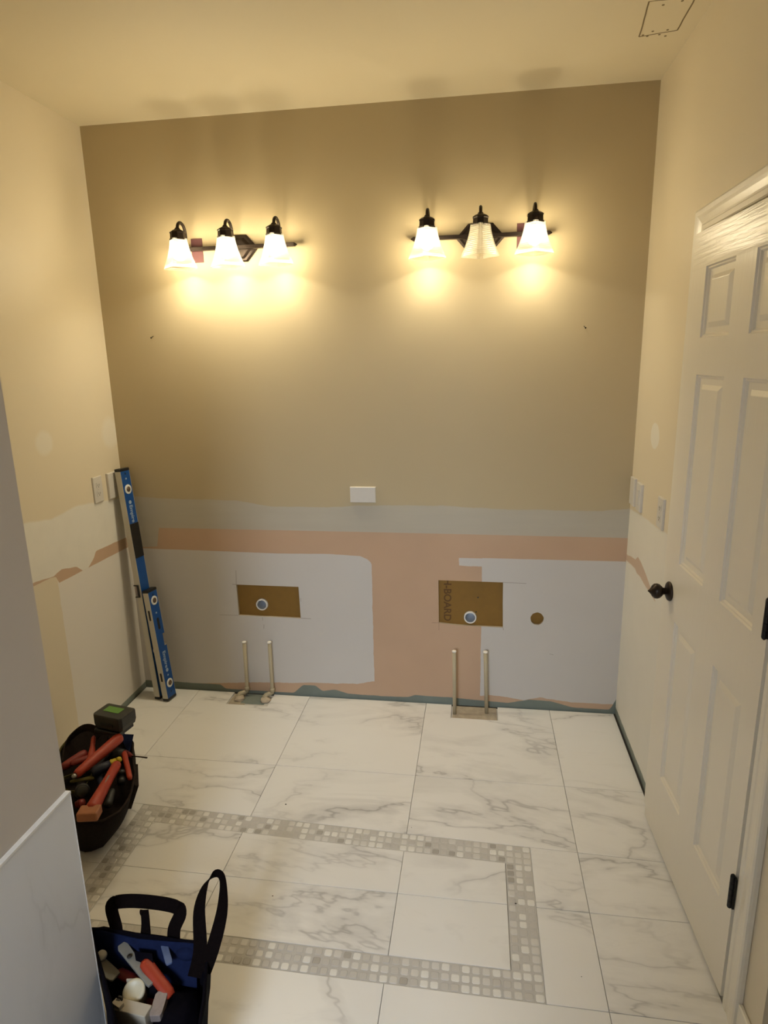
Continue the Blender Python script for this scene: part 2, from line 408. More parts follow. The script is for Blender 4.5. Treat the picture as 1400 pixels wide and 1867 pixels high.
def mat_emit(name, col, st):
    m = bpy.data.materials.new(name); m.use_nodes = True; nt = m.node_tree; nt.nodes.clear()
    o = nt.nodes.new('ShaderNodeOutputMaterial'); e = nt.nodes.new('ShaderNodeEmission')
    e.inputs[0].default_value = (*col, 1); e.inputs[1].default_value = st; nt.links.new(e.outputs[0], o.inputs[0]); return m
M_BULB = mat_emit('glowing_bulb', (1.0, 0.86, 0.62), 14.0)
M_BULBOFF = simple('unlit_bulb_glass', (0.80, 0.78, 0.72), 0.2, namp=0.02)
M_DAYPANE = mat_emit('bright_sky_seen_through_pane', (0.70, 0.83, 1.0), 1.0)

# ------------------------------------------------------------------ room shell
# drywall of the back wall with three cut-outs
H1 = [(.5615, .6055), (.889, .604), (.892, .434), (.5625, .4375)]
H2 = [(1.5915, .6615), (1.75, .6605), (1.9005, .660), (1.9015, .55), (1.905, .428), (1.71, .430), (1.66, .4325), (1.594, .4385)]
H3 = [(2.0655+.031*(1+.012*math.sin(5*a+1)+.015*math.sin(9*a))*math.cos(a), .4805+.032*(1+.012*math.sin(5*a+1)+.015*math.sin(9*a))*math.sin(a)) for a in [2*PI*k/30 for k in range(30)]]
cutL = (.508, .728, -.126); cutR = (1.659, 1.888, -.128)
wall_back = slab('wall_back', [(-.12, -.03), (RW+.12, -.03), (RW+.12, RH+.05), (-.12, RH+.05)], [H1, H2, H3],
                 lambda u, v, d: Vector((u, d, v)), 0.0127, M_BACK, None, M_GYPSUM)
wall_back['kind'] = 'structure'
def board(x0, x1, z0, z1, lab, hole=None):
    hs = [[(hole[0]+.0318*math.cos(a), hole[1]+.0318*math.sin(a)) for a in [2*PI*k/32 for k in range(32)]]] if hole else []
    o = slab('backing_board', [(x0, z0), (x1, z0), (x1, z1), (x0, z1)], hs, lambda u, v, d: Vector((u, .0132+d, v)), .007, M_BROWN, wall_back); o['label'] = lab; return o
b1 = board(.52, .93, .40, .64, 'brown paper-faced board seen in the left cut-out', (.688, .498))
b2 = board(1.55, 1.96, .39, .74, 'brown board with dark lettering seen in the right cut-out', (1.7465, .4705))
b3 = board(2.0, 2.13, .42, .55, 'brown board seen through the small round hole')
obj('studwork_backing', newbox(-.12, RW+.12, .085, .12, -.03, RH+.05), M_MORTAR, wall_back)
def text_obj(name, s, size, M, mat, parent, ext=0.0002):
    cu = bpy.data.curves.new(name, 'FONT'); cu.body = s; cu.size = size; cu.extrude = ext; cu.offset = size*0.022
    t = bpy.data.objects.new(name, cu); COL.objects.link(t)
    me = bpy.data.meshes.new_from_object(t.evaluated_get(bpy.context.evaluated_depsgraph_get()))
    bpy.data.objects.remove(t); bpy.data.curves.remove(cu)
    o = link_mesh(name, me, None, parent); me.materials.clear(); me.materials.append(mat); o.matrix_local = M; return o
# letters read downwards: text x -> -Z, text y -> +X, normal -> -Y
MT = Matrix(((0, 1, 0, 1.619), (0, 0, -1, .0128), (-1, 0, 0, .668), (0, 0, 0, 1)))
text_obj('lettering', 'H-BOARD', .050, MT, M_BROWNINK, b2)
for x0, z0 in ((1.783, .574), (1.775, .4985)):
    obj('nail_hole', lathe(bmesh.new(), [(0, .004), (.0012, .0035)], (x0, .0130, z0), (0, -1, 0), 8), M_SLOT, b2)
def pline(a, b, w=.0014, mat=M_PENCIL, parent=wall_back, name='pencil_line'):
    a = Vector((a[0], -.0003, a[1])); b = Vector((b[0], -.0003, b[1])); d = (b-a).normalized(); n = Vector((-d.z, 0, d.x))
    bm = bmesh.new(); rings(bm, [[a+n*w/2, a-n*w/2, a-n*w/2+Vector((0, .0003, 0)), a+n*w/2+Vector((0, .0003, 0))], [b+n*w/2, b-n*w/2, b-n*w/2+Vector((0, .0003, 0)), b+n*w/2+Vector((0, .0003, 0))]])
    return obj(name, bm, mat, parent)
for a, b in (((.5655, .682), (.5615, .606)), ((.457, .436), (.560, .437)), ((.893, .435), (.945, .434)), ((.689, .432), (.689, .412)),
             ((.694, .392), (.692, .369)), ((1.9, .660), (2.01, .658)), ((1.594, .438), (1.594, .40)), ((1.905, .428), (1.908, .415)),
             ((1.56, .4385), (1.594, .4385)), ((.54, .607), (.5615, .6055)), ((.897, .545), (.897, .525)), ((2.13, .30), (2.15, .296))):
    pline(a, b, random.uniform(.001, .002))

wall_left = slab('wall_left', [(WY, -.03), (.0, -.03), (.0, RH+.05), (WY, RH+.05)], [], lambda u, v, d: Vector((-d, u, v)), .12, M_LEFT); wall_left['kind'] = 'structure'
# right wall with the door opening
DY0, DY1, DZ = -1.4545, -.7195, 2.070     # casing inner edges / head
YR = -1.633                                # where the right wall turns away
wall_right = slab('wall_right', [(0, -.03), (DY1-.006, -.03), (DY1-.006, DZ), (DY0+.006, DZ), (DY0+.006, -.03), (YR, -.03), (YR, RH+.05), (0, RH+.05)], [],
                  lambda u, v, d: Vector((RW+d, u, v)), .115, M_RIGHT); wall_right['kind'] = 'structure'
wf = obj('wall_front_right', newbox(RW+.115, 4.2, YR, YR+.115, -.03, RH+.05), M_REAR); wf['kind'] = 'structure'
wf2 = obj('wall_closet', newbox(RW+.55, RW+.65, YR+.115, .1, -.03, RH), M_REAR); wf2['kind'] = 'structure'
# wing wall on the left, its marble wainscot and white edge
wing = obj('wall_wing', newbox(-.12, WX, YN, WY, -.03, RH+.05), M_WING); wing['kind'] = 'structure'
WT = .757
k = 0
for y1 in (WY, WY-.612, WY-1.224, WY-1.836, WY-2.448):
    y0 = max(y1-.610, YN)
    for z0, z1 in ((.0, WT),):
        bm = bmesh.new(); box(bm, WX, WX+.0095, y0, y1, z0, z1)
        t = obj('wall_tile', bm, M_WMARBLE, wing, bevel=.0008)
bm = newbox(WX, WX+.0120, YN, WY+.0008, WT, WT+.0055); t = obj('tile_edge_trim', bm, M_TRIMW, wing); t['label'] = 'white edge strip capping the marble wainscot'
t = obj('tile_edge_trim', newbox(WX, WX+.0100, WY, WY+.0022, 0, WT), M_TRIMW, wing); t['label'] = 'white edge strip at the corner of the wainscot'
# rear of the space behind the camera
WIN = [(.87, 1.75), (1.57, 1.75), (1.57, 2.55), (.87, 2.55)]
rear = slab('wall_rear', [(-.12, -.03), (4.2, -.03), (4.2, RH+.05), (-.12, RH+.05)], [WIN], lambda u, v, d: Vector((u, YN-d, v)), .15, M_REAR); rear['kind'] = 'structure'
wfr = obj('wall_front_side', newbox(4.2, 4.3, YN, YR+.115, -.03, RH+.05), M_REAR); wfr['kind'] = 'structure'
win = empty('window_1', (1.22, YN, 2.15), kind='structure')
bm = bmesh.new()
for x0, x1, z0, z1 in ((-.35, -.31, -.4, .4), (.31, .35, -.4, .4), (-.35, .35, .36, .40), (-.35, .35, -.4, -.36), (-.35, .35, -.015, .015)): box(bm, x0, x1, -.12, -.06, z0, z1)
obj('window_frame', bm, M_TRIM, win)
obj('pane', newbox(-.31, .31, -.095, -.090, -.36, .36), M_DAYPANE, win)

wi = slab('wall_daylight_baffle', [(WX, -.03), (.90, -.03), (.90, 2.05), (1.62, 2.05), (1.62, -.03), (4.2, -.03), (4.2, RH+.05), (WX, RH+.05)], [], lambda u, v, d: Vector((u, -3.25-d, v)), .11, M_REAR); wi['kind'] = 'structure'  # unseen wall added so its opening keeps daylight low and off the door
ceiling = obj('ceiling', newbox(-.12, 4.3, YN-.1, .12, RH, RH+.05), M_CEIL); ceiling['kind'] = 'structure'
# dark outline drawn on the ceiling with small marks round it
def cline(pts, w):
    bm = bmesh.new(); ribbon(bm, [(x, y, RH-.0004) for x, y in pts], [(b[1]-a[1], -(b[0]-a[0]), 0) for a, b in zip(pts, pts[1:]+[(2*pts[-1][0]-pts[-2][0], 2*pts[-1][1]-pts[-2][1])])], w, .0006)
    return bm
C0, C1, C2, C3 = (2.264, -.603), (2.287, -.378), (2.402, -.400), (2.397, -.600)
for a, b, w in ((C0, C1, .0045), (C1, C2, .0035), (C2, C3, .0045), (C3, C0, .002)):
    pts = [(a[0]+(b[0]-a[0])*t/6+random.uniform(-.001, .001), a[1]+(b[1]-a[1])*t/6+random.uniform(-.001, .001)) for t in range(7)]
    obj('marker_line', cline(pts, w), M_MARKER, ceiling)['label'] = 'dark hand-drawn line of a rectangular outline'
for px, py in ((1209, 9), (1244, 1.5), (1190, 57), (1217, 54.5), (1172, 64), (1180, 66), (1202, 63), (1213, 65.5)):
    d = ray(px, py); p = Vector((CX, CY, CZ))+d*((RH-CZ)/d.z)
    obj('marker_dot', lathe(bmesh.new(), [(0, .0045), (.0006, .004)], (p.x, p.y, RH), (0, 0, -1), 8), M_MARKER, ceiling)

# ------------------------------------------------------------------ floor
floor = obj('floor', newbox(-.12, 4.3, YN-.1, .02, -.06, -.0095), M_GROUT); floor['kind'] = 'structure'
def clip(poly, a, b, c):           # keep a*x+b*y<=c
    out = []
    for i in range(len(poly)):
        p, q = poly[i], poly[(i+1) % len(poly)]
        dp, dq = a*p[0]+b*p[1]-c, a*q[0]+b*q[1]-c
        if dp <= 0: out.append(p)
        if dp*dq < 0:
            t = dp/(dp-dq); out.append((p[0]+(q[0]-p[0])*t, p[1]+(q[1]-p[1])*t))
    return out
def inset(poly, g):                # shrink a convex CCW polygon
    r = list(poly)
    for i in range(len(poly)):
        p, q = poly[i], poly[(i+1) % len(poly)]
        dx, dy = q[0]-p[0], q[1]-p[1]; L = math.hypot(dx, dy)
        if L < 1e-6: continue
        nx, ny = dy/L, -dx/L
        r = clip(r, nx, ny, nx*p[0]+ny*p[1]-g)
        if len(r) < 3: return []
    return r
def area(p): return 0.5*sum(p[i][0]*p[(i+1) % len(p)][1]-p[(i+1) % len(p)][0]*p[i][1] for i in range(len(p)))
def dedupe(p):
    o = []
    for q in p:
        if not o or math.hypot(q[0]-o[-1][0], q[1]-o[-1][1]) > 1e-5: o.append(q)
    if len(o) > 1 and math.hypot(o[0][0]-o[-1][0], o[0][1]-o[-1][1]) < 1e-5: o.pop()
    return o
def tile_piece(bm, poly, z0, z1, ch):
    a = dedupe(poly); b = inset(a, ch)
    if len(b) != len(a): b = a
    cx = sum(p[0] for p in a)/len(a); cy = sum(p[1] for p in a)/len(a)
    rings(bm, [[Vector((x, y, z0)) for x, y in a], [Vector((x, y, z1-ch*.6)) for x, y in a],
               [Vector((cx+(x-cx)*.995, cy+(y-cy)*.995, z1)) if False else Vector((x, y, z1)) for x, y in b]])
# ring of mosaic: corners (outer), slightly out of square as laid
RO = dict(tl=(.470, -.893), tr=(1.976, -.943), br=(1.976, -1.516), bl=(.470, -1.508)); BW = .0875
def lerp(a, b, t): return (a[0]+(b[0]-a[0])*t, a[1]+(b[1]-a[1])*t)
RI = dict(tl=(.470+BW, -.896-BW), tr=(1.976-BW-.001, -.940-BW), br=(1.976-BW-.001, -1.5155+BW), bl=(.470+BW, -1.5085+BW))
xs = [-.005, .3118, .9214, 1.5310, 2.1406, 2.7502, 3.3598, 3.9694, 4.25]
ys = [-.006, -.5887, -1.2012, -1.8108, -2.4204, -3.030, -3.6396, -4.2492, YN+.002]
topm = (RO['tr'][1]-RO['tl'][1])/(RO['tr'][0]-RO['tl'][0]); topc = RO['tl'][1]-topm*RO['tl'][0]     # y = m x + c
botm = (RO['br'][1]-RO['bl'][1])/(RO['br'][0]-RO['bl'][0]); botc = RO['bl'][1]-botm*RO['bl'][0]
tim = (RI['tr'][1]-RI['tl'][1])/(RI['tr'][0]-RI['tl'][0]); tic = RI['tl'][1]-tim*RI['tl'][0]
bim = (RI['br'][1]-RI['bl'][1])/(RI['br'][0]-RI['bl'][0]); bic = RI['bl'][1]-bim*RI['bl'][0]
ZT, G, MG = 0.0, .0016, .0012
def add_tile(poly, gap=.0009):
    poly = dedupe(poly)
    if len(poly) < 3 or abs(area(poly)) < 6e-4: return
    poly = inset(poly, gap)
    if len(poly) < 3: return
    bm = bmesh.new(); tile_piece(bm, poly, -.0095, ZT-random.uniform(0, .0003), .0007)
    obj('floor_tile', bm, M_MARBLE, floor)
def blocked(x0, x1, y0, y1):
    cx, cy = (x0+x1)/2, (y0+y1)/2
    return (cx < WX and cy < WY) or (cx > RW and cy > YR)
for i in range(len(xs)-1):
    for j in range(len(ys)-1):
        x0, x1, y1, y0 = xs[i], xs[i+1], ys[j], ys[j+1]
        base = [(x0, y0), (x1, y0), (x1, y1), (x0, y1)]
        # limits of the room
        def lim(p):
            outs = []
            if (y0+y1)/2 > WY or True:
                a = clip(p, 0, -1, -WY)                 # part beyond the wing corner (y > WY)
                if len(a) > 2:
                    a = clip(clip(a, 1, 0, RW-.009), -1, 0, -.005)
                    a1 = a if y0 > YR else a
                    outs.append(a1)
                b = clip(p, 0, 1, WY)
                if len(b) > 2:
                    b = clip(clip(b, -1, 0, -(WX+.0125)), 1, 0, 4.19); outs.append(b)
            return [o for o in outs if len(o) > 2]
        for p in lim(base):
            # zone above the ring
            add_tile(clip(p, topm, -1, -topc-0) if False else clip(p, topm*1.0, -1.0, -topc))
            add_tile(clip(p, -botm, 1.0, botc))
            mid = clip(clip(p, -topm, 1.0, topc), botm, -1.0, -botc)
            if len(mid) > 2:
                add_tile(clip(mid, 1, 0, RO['tl'][0]))
                add_tile(clip(mid, -1, 0, -RO['tr'][0]))
                inn = clip(clip(clip(clip(mid, -tim, 1, tic), bim, -1, -bic), -1, 0, -RI['tl'][0]), 1, 0, RI['tr'][0]-.001)
                add_tile(inn)
# cut tiles round the pipe openings are handled below by boolean rectangles
def cut_tiles(x0, x1, y0):
    cb = obj('cut_tool', newbox(x0, x1, y0, .05, -.05, .05), M_GROUT)
    for t in [t for t in floor.children if t.name.startswith('floor_tile')]:
        vs = [v.co for v in t.data.vertices]
        if min(v.x for v in vs) < x1 and max(v.x for v in vs) > x0 and max(v.y for v in vs) > y0:
            md = t.modifiers.new('cut', 'BOOLEAN'); md.operation = 'DIFFERENCE'; md.object = cb; md.solver = 'EXACT'
            me = bpy.data.meshes.new_from_object(t.evaluated_get(bpy.context.evaluated_depsgraph_get()))
            t.modifiers.clear(); t.data = me
    bpy.data.objects.remove(cb)
cut_tiles(*cutL); cut_tiles(*cutR)
obj('mortar_bed', newbox(cutR[0]+.008, cutR[1]-.006, cutR[2]+.004, -.012, -.0094, -.0035), M_MORTAR, floor)['label'] = 'rough tan mortar inside the right pipe cut-out'
obj('green_board_scrap', newbox(.575, .70, -.100, -.004, -.0094, -.0065), M_GREENB, floor)['label'] = 'grey green board showing inside the left pipe cut-out'
obj('mortar_bed', newbox(.512, .60, -.118, -.01, -.0094, -.0070), M_MORTAR, floor)['label'] = 'rough mortar inside the left pipe cut-out'
obj('grimy_joint', newbox(RW-.0095, RW, -.72, 0, -.0095, -.004), M_SLOT, floor)['label'] = 'dark open joint along the right wall'
obj('grimy_joint', newbox(0, RW, -.0062, 0, -.0095, -.005), M_SLOT, floor)['label'] = 'dark open joint along the back wall'

# mosaic border: floor > mosaic_border > tessera
M_TESS = []
for nm, c, w in (('pale', (0.78, 0.765, 0.72), 0.25), ('cloud', (0.66, 0.64, 0.60), 0.30), ('grey', (0.55, 0.53, 0.495), 0.33), ('taupe', (0.40, 0.375, 0.34), 0.10)):
    M_TESS.append((simple('tessera_'+nm, c, 0.35, nscale=35, namp=0.07), w))
mos = obj('mosaic_border', newbox(.471, 1.975, -1.514, -.895, -.0094, -.0092), M_GROUT, floor)
mos['label'] = 'rectangular border of small pale and grey mosaic squares let into the floor'
# grout bed for the four bands
M_MGROUT = simple('mosaic_grout', (0.54, 0.525, 0.49), 0.8)
gb = bmesh.new()
for q in ((RO['tl'], RO['tr'], RI['tr'], RI['tl']), (RO['tr'], RO['br'], RI['br'], RI['tr']), (RO['br'], RO['bl'], RI['bl'], RI['br']), (RO['bl'], RO['tl'], RI['tl'], RI['bl'])):
    rings(gb, [[Vector((x, y, -.0092)) for x, y in q], [Vector((x, y, -.0012)) for x, y in q]])
obj('mosaic_grout', gb, M_MGROUT, mos)
def tess_mesh(mat):
    h = .0121; bm = bmesh.new()
    def oct(hh, c, z): return [Vector((x, y, z)) for x, y in ((hh-c, -hh), (hh, -hh+c), (hh, hh-c), (hh-c, hh), (-hh+c, hh), (-hh, hh-c), (-hh, -hh+c), (-hh+c, -hh))]
    rings(bm, [oct(h, .0036, -.0035), oct(h, .0036, -.0012), oct(h-.0022, .0034, 0)], cap0=False)
    me = bpy.data.meshes.new('tessera'); bm.normal_update(); bm.to_mesh(me); bm.free(); me.materials.append(mat); return me
TM = [tess_mesh(m) for m, w in M_TESS]; TW = [w for m, w in M_TESS]
pos = []
def bilin(a, b, c, d, u, v): return lerp(lerp(a, b, u), lerp(d, c, u), v)
def band(a, b, c, d, n):
    for r in range(3):
        for i in range(n):
            p = bilin(a, b, c, d, (i+.5)/n, (r+.5)/3); pos.append((p, math.atan2(b[1]-a[1], b[0]-a[0])))
TLx, BRx = RO['tl'], RO['br']
band(RO['tl'], RO['tr'], (RO['tr'][0], RI['tr'][1]), (RO['tl'][0], RI['tl'][1]), 52)
band(RO['bl'], RO['br'], (RO['br'][0], RI['br'][1]), (RO['bl'][0], RI['bl'][1]), 52)
band((RI['tr'][0], RI['tr'][1]), (RI['br'][0], RI['br'][1]), (RO['br'][0], RI['br'][1]), (RO['tr'][0], RI['tr'][1]), 14)
band((RO['tl'][0], RI['tl'][1]), (RO['bl'][0], RI['bl'][1]), RI['bl'], RI['tl'], 14)
pos.sort(key=lambda q: (Vector((q[0][0], q[0][1], 0))-Vector((CX, CY, CZ))).length)
stuff = [bmesh.new() for _ in TM]
rnd = random.Random(21)
sj = bpy.data.meshes.new('tessera_field'); sbm = bmesh.new()
for n, ((x, y), a) in enumerate(pos):
    k = rnd.choices(range(4), TW)[0]; sc = rnd.uniform(.94, 1.0)
    Mx = Matrix.Translation((x, y, -.0002+rnd.uniform(-.0003, .0003))) @ Matrix.Rotation(a+rnd.uniform(-.03, .03), 4, 'Z') @ Matrix.Diagonal((sc, sc*.97, 1, 1))
    if n < 298:
        o = bpy.data.objects.new('tessera', TM[k]); COL.objects.link(o); o.parent = mos; o.matrix_local = Mx
    else:
        nf = len(sbm.faces); tmp = TM[k].copy(); tmp.transform(Mx); sbm.from_mesh(tmp); sbm.faces.ensure_lookup_table()
        for f in sbm.faces[nf:]: f.material_index = k
        bpy.data.meshes.remove(tmp)
sbm.to_mesh(sj); sbm.free()
for m, w in M_TESS: sj.materials.append(m)
so = bpy.data.objects.new('tessera_field', sj); COL.objects.link(so); so.parent = mos; so['kind'] = 'stuff'

# ------------------------------------------------------------------ door, casing, baseboard
door = empty('door_1', (2.4365, -1.4385, 0), kind='structure')
E_FAR = Vector((2.410, -.735)); HN = Vector((2.4365, -1.4385))
dv = (E_FAR-HN).normalized(); ang = math.atan2(dv.y, dv.x)
# local: u along leaf, v = into the wall (+), z up
MD = Matrix.Translation((0, 0, 0)) @ Matrix(((dv.x, dv.y, 0, 0), (dv.y, -dv.x, 0, 0), (0, 0, 1, 0), (0, 0, 0, 1)))
if (MD @ Vector((0, 1, 0))).x < 0: MD = MD @ Matrix.Diagonal((1, -1, 1, 1))
def D(u, v, z): return MD @ Vector((u, v+.006, z))
U0, U1, Z0, Z1 = -.004, .704, .012, 2.058
PAN = [(.388, .590, 1.752, 1.953), (.070, .268, 1.752, 1.953), (.388, .590, 1.043, 1.645), (.070, .268, 1.043, 1.645), (.388, .583, .262, .848), (.070, .262, .262, .856)]
leaf = slab('door_leaf', [(U0, Z0), (U1, Z0), (U1, Z1), (U0, Z1)], [[(a, c), (b, c), (b, d), (a, d)] for a, b, c, d in PAN], lambda u, v, d: D(u, d, v), .035, M_DOOR, door)
for a, b, c, d in PAN:
    rs = []
    for ins, dep in ((0, 0), (.003, .005), (.007, .0055), (.011, .0105), (.028, .0105), (.030, .0095), (.041, .004), (.043, .0035)):
        rs.append([D(a+ins, dep, c+ins), D(b-ins, dep, c+ins), D(b-ins, dep, d-ins), D(a+ins, dep, d-ins)])
    bm = bmesh.new(); rings(bm, rs, cap0=False)
    obj('raised_panel', bm, M_DOOR, leaf)
kn = D(.648, 0, .930); nrm = (D(0, -1, 0)-D(0, 0, 0)).normalized()
knob = obj('door_knob', lathe(bmesh.new(), [(-.001, .012), (.006, .012), (.022, .0115), (.028, .018), (.034, .0235), (.042, .026), (.050, .025), (.057, .019), (.062, .0105), (.068, .0045), (.072, .001)], kn, nrm, 28), M_BRONZE, door, True)
knob['label'] = 'dark bronze door knob'
obj('rosette', lathe(bmesh.new(), [(0, .033), (.004, .033), (.008, .030), (.010, .024), (.013, .014)], kn, nrm, 32), M_BRONZE, knob, True)
obj('latch_plate', box(bmesh.new(), .7035, .7052, .012, .032, .90, .957, MD @ Matrix.Translation((0, .003, 0))), M_BRONZE, door)
for hz in (.353, 1.108, 1.86):
    bm = bmesh.new()
    for q in range(5): lathe(bm, [(0, .0062), (.0175, .0062)], (-.001, -.006, hz-.046+q*.0186), (0, 0, 1), 14)
    lathe(bm, [(0, .002), (.003, .005), (.006, .0062)], (-.001, -.006, hz-.0515), (0, 0, 1), 12); lathe(bm, [(0, .0062), (.003, .005), (.006, .002)], (-.001, -.006, hz+.0475), (0, 0, 1), 12)
    h = obj('hinge', bm, M_BLACKMETAL, door); h['label'] = 'black door hinge'
    obj('hinge_leaf', newbox(.001, .007, -.016, -.006, hz-.046, hz+.046), M_BLACKMETAL, h)
# casing (trim_1) in three mitred lengths, and jamb
trim = empty('trim_1', (RW, DY0, 0), kind='structure')
prof = [(0, .001), (0, .010), (.004, .0125), (.020, .0125), (.024, .0105), (.030, .0105), (.050, .0145), (.060, .0175), (.075, .0185), (.081, .016), (.083, .010), (.083, .001)]
def cas(P0, P1, o0, o1, name):
    # P: inner points (y,z); o: outward offset directions at each end
    r0 = [Vector((-t, P0[0]+o0[0]*w-DY0, P0[1]+o0[1]*w)) for w, t in prof]; r1 = [Vector((-t, P1[0]+o1[0]*w-DY0, P1[1]+o1[1]*w)) for w, t in prof]
    obj(name, rings(bmesh.new(), [r0, r1]), M_TRIM, trim, bevel=0)
cas((DY1, 0), (DY1, DZ), (1, 0), (1, 1*.86), 'side_casing'); cas((DY1, DZ), (DY0, DZ), (1, .86), (-1, .86), 'head_casing'); cas((DY0, DZ), (DY0, 0), (-1, .86), (-1, 0), 'side_casing')
for a, b, z0, z1 in ((DY1-.006, DY1+.012, 0, DZ+.01), (DY0-.012, DY0+.006, 0, DZ+.01)):
    obj('door_jamb', newbox(.0005, .115, a-DY0, b-DY0, z0, z1), M_TRIM, trim)
obj('door_jamb', newbox(.0005, .115, 0, DY1-DY0, DZ-.006, DZ+.012), M_TRIM, trim)
bs = obj('baseboard_right', newbox(RW-.012, RW-.0005, YR+.001, DY0-.084, 0, .105), M_TRIM, bevel=.003); bs['kind'] = 'structure'
bs = obj('baseboard_front', newbox(RW+.116, 4.19, YR-.012, YR-.0005, 0, .105), M_TRIM, bevel=.003); bs['kind'] = 'structure'

# ------------------------------------------------------------------ electrical plates, nails, red patches
def plate(name, M, w, h, t, label, cat, kind):
    """plate in local x (width), z (height), facing -y"""
    root = empty(name, (0, 0, 0), label, cat); root.matrix_world = M
    bm = bmesh.new(); w2, h2 = w/2, h/2
    rings(bm, [[Vector((sx*(w2-i), -d, sz*(h2-i))) for sx, sz in ((-1, -1), (1, -1), (1, 1), (-1, 1))] for i, d in ((0, 0), (0, t*.7), (.0015, t*.93), (.003, t))])
    obj('cover_plate', bm, M_PLATE, root)
    if kind == 'duplex':
        for s in (-1, 1):
            bm = bmesh.new(); rings(bm, [[Vector((x*.0168, -dd, z*.0135+s*.0195)) for x, z in ((-1, -.6), (-.7, -1), (.7, -1), (1, -.6), (1, .6), (.7, 1), (-.7, 1), (-1, .6))] for dd in (t-.001, t+.0015)])
            r = obj('receptacle', bm, M_PLATE, root)
            for x in (-.0065, .0055): obj('slot', newbox(x, x+.0016, -t-.0021, -t-.0012, s*.0195-.003, s*.0195+.006), M_SLOT, r)
            obj('slot', lathe(bmesh.new(), [(0, .0024), (.0006, .0024)], (0, -t-.0014, s*.0195-.0075), (0, -1, 0), 10), M_SLOT, r)
        obj('screw', lathe(bmesh.new(), [(0, .003), (.0012, .0025)], (0, -t, 0), (0, -1, 0), 12), M_PLATE, root)
    elif kind == 'rocker':
        o = obj('rocker', box(bmesh.new(), -.0165, .0165, -t-.003, -t+.001, -.033, .033, Matrix.Rotation(.03, 4, 'X')), M_PLATE, root, bevel=.001)
        for z in (-.048, .048): obj('screw', lathe(bmesh.new(), [(0, .003), (.001, .0025)], (0, -t, z), (0, -1, 0), 12), M_PLATE, root)
    else:
        for x in ((-.042, .042) if w > h else (0,)):
            for z in ((0,) if w > h else (-.042, .042)): obj('screw', lathe(bmesh.new(), [(0, .003), (.001, .0025)], (x, -t, z), (0, -1, 0), 12), M_PLATE, root)
    return root
T = Matrix.Translation; RZ = lambda a: Matrix.Rotation(a, 4, 'Z')
plate('blank_cover_plate', T((1.233, -.0002, 1.083)), .124, .076, .012, 'blank white horizontal cover plate alone in the middle of the back wall', 'cover plate', 'blank')
ML = lambda y, z: T((.0002, y, z)) @ RZ(PI/2)
plate('wall_outlet', ML(-.215, 1.140), .070, .122, .008, 'white outlet plate on left wall, farther from the corner and the levels', 'outlet', 'duplex')
plate('wall_switch', ML(-.100, 1.137), .070, .126, .013, 'white plate on left wall touching the long blue level', 'switch', 'blank')
MR = lambda y, z: T((RW-.0002, y, z)) @ RZ(-PI/2)
plate('wall_switch', MR(-.060, 1.122), .074, .122, .012, 'white plate on right wall nearest the back corner', 'switch', 'blank')
plate('wall_switch', MR(-.175, 1.121), .074, .118, .012, 'white plate on right wall, middle one of three towards the door', 'switch', 'rocker')
plate('wall_outlet', MR(-.495, 1.130), .074, .116, .009, 'white outlet plate on right wall close beside the door edge', 'outlet', 'duplex')
for x, z, lab, tilt in ((.247, 1.836, 'small nail in back wall below the left light bar', -.3), (2.214, 1.829, 'small nail in back wall near the right corner', .5)):
    d = Vector((tilt*.5, -1, -.45)).normalized(); bm = bmesh.new()
    lathe(bm, [(-.004, .0016), (.018, .0016), (.0185, .0036), (.0200, .0036)], (x, 0, z), d, 10)
    tag(obj('nail', bm, M_BRONZE), lab, 'nail')
def redpatch(x0, x1, z0, z1, lab):
    o = obj('junction_box_cover', newbox(x0, x1, -.003, -.0001, z0, z1), M_DULLRED, None, bevel=.0005); tag(o, lab, 'cover')
redpatch(.476, .529, 2.153, 2.254, 'dull red rectangle on the wall behind the left light bar')
redpatch(1.922, 1.975, 2.150, 2.250, 'dull red rectangle on the wall behind the right light bar')

# ------------------------------------------------------------------ vanity lights
def arm_pts():
    P = [(-.0400, .004), (-.040, .040), (-.043, .070), (-.055, .092), (-.075, .102), (-.095, .101), (-.112, .090), (-.1195, .070)]
    return smooth_path([(0, y, z) for y, z in P], 5)
def shade_mesh():
    prof = [(0, .0430), (.008, .0440), (.020, .0455), (.040, .0500), (.060, .0565), (.080, .0640), (.098, .0720), (.112, .0790), (.122, .0825)]
    def ring(h, r, off):
        out = []; r = r-off
        for k in range(32):
            a = 2*PI*k/32; q = (a+PI/4) % (PI/2)-PI/4       # corners at 0,90,...
            sq = 1.0/(abs(math.cos(a))+abs(math.sin(a)))     # diamond
            rr = min(sq*1.03, .955); rr = rr*.93+.07*.86
            out.append(Vector((rr*r*math.cos(a), rr*r*math.sin(a), -h)))
        return out
    bm = bmesh.new()
    rs = [ring(h, r, 0) for h, r in prof]+[ring(h, r, .0028) for h, r in reversed(prof)]
    rings(bm, rs, False, False)
    # close the top rim
    me = bpy.data.meshes.new('glass_shade'); bm.normal_update(); bm.to_mesh(me); bm.free()
    for p in me.polygons: p.use_smooth = False
    return me
def build_bulb():
    bm = bmesh.new(); lathe(bm, [(.0, .012), (.012, .013), (.024, .019), (.036, .026), (.048, .0290), (.060, .027), (.070, .019), (.0755, .008)], (0, 0, 0), (0, 0, -1), 20); bmesh.ops.recalc_face_normals(bm, faces=bm.faces)
    me = bpy.data.meshes.new('bulb'); bm.to_mesh(me); bm.free()
    for p in me.polygons: p.use_smooth = True
    return me
def sq_ring(h, r, rot=PI/4, n=8):
    return [Vector((r*math.cos(2*PI*k/n+rot/2), r*math.sin(2*PI*k/n+rot/2), h)) for k in range(n)]
SH = shade_mesh(); BU = build_bulb()
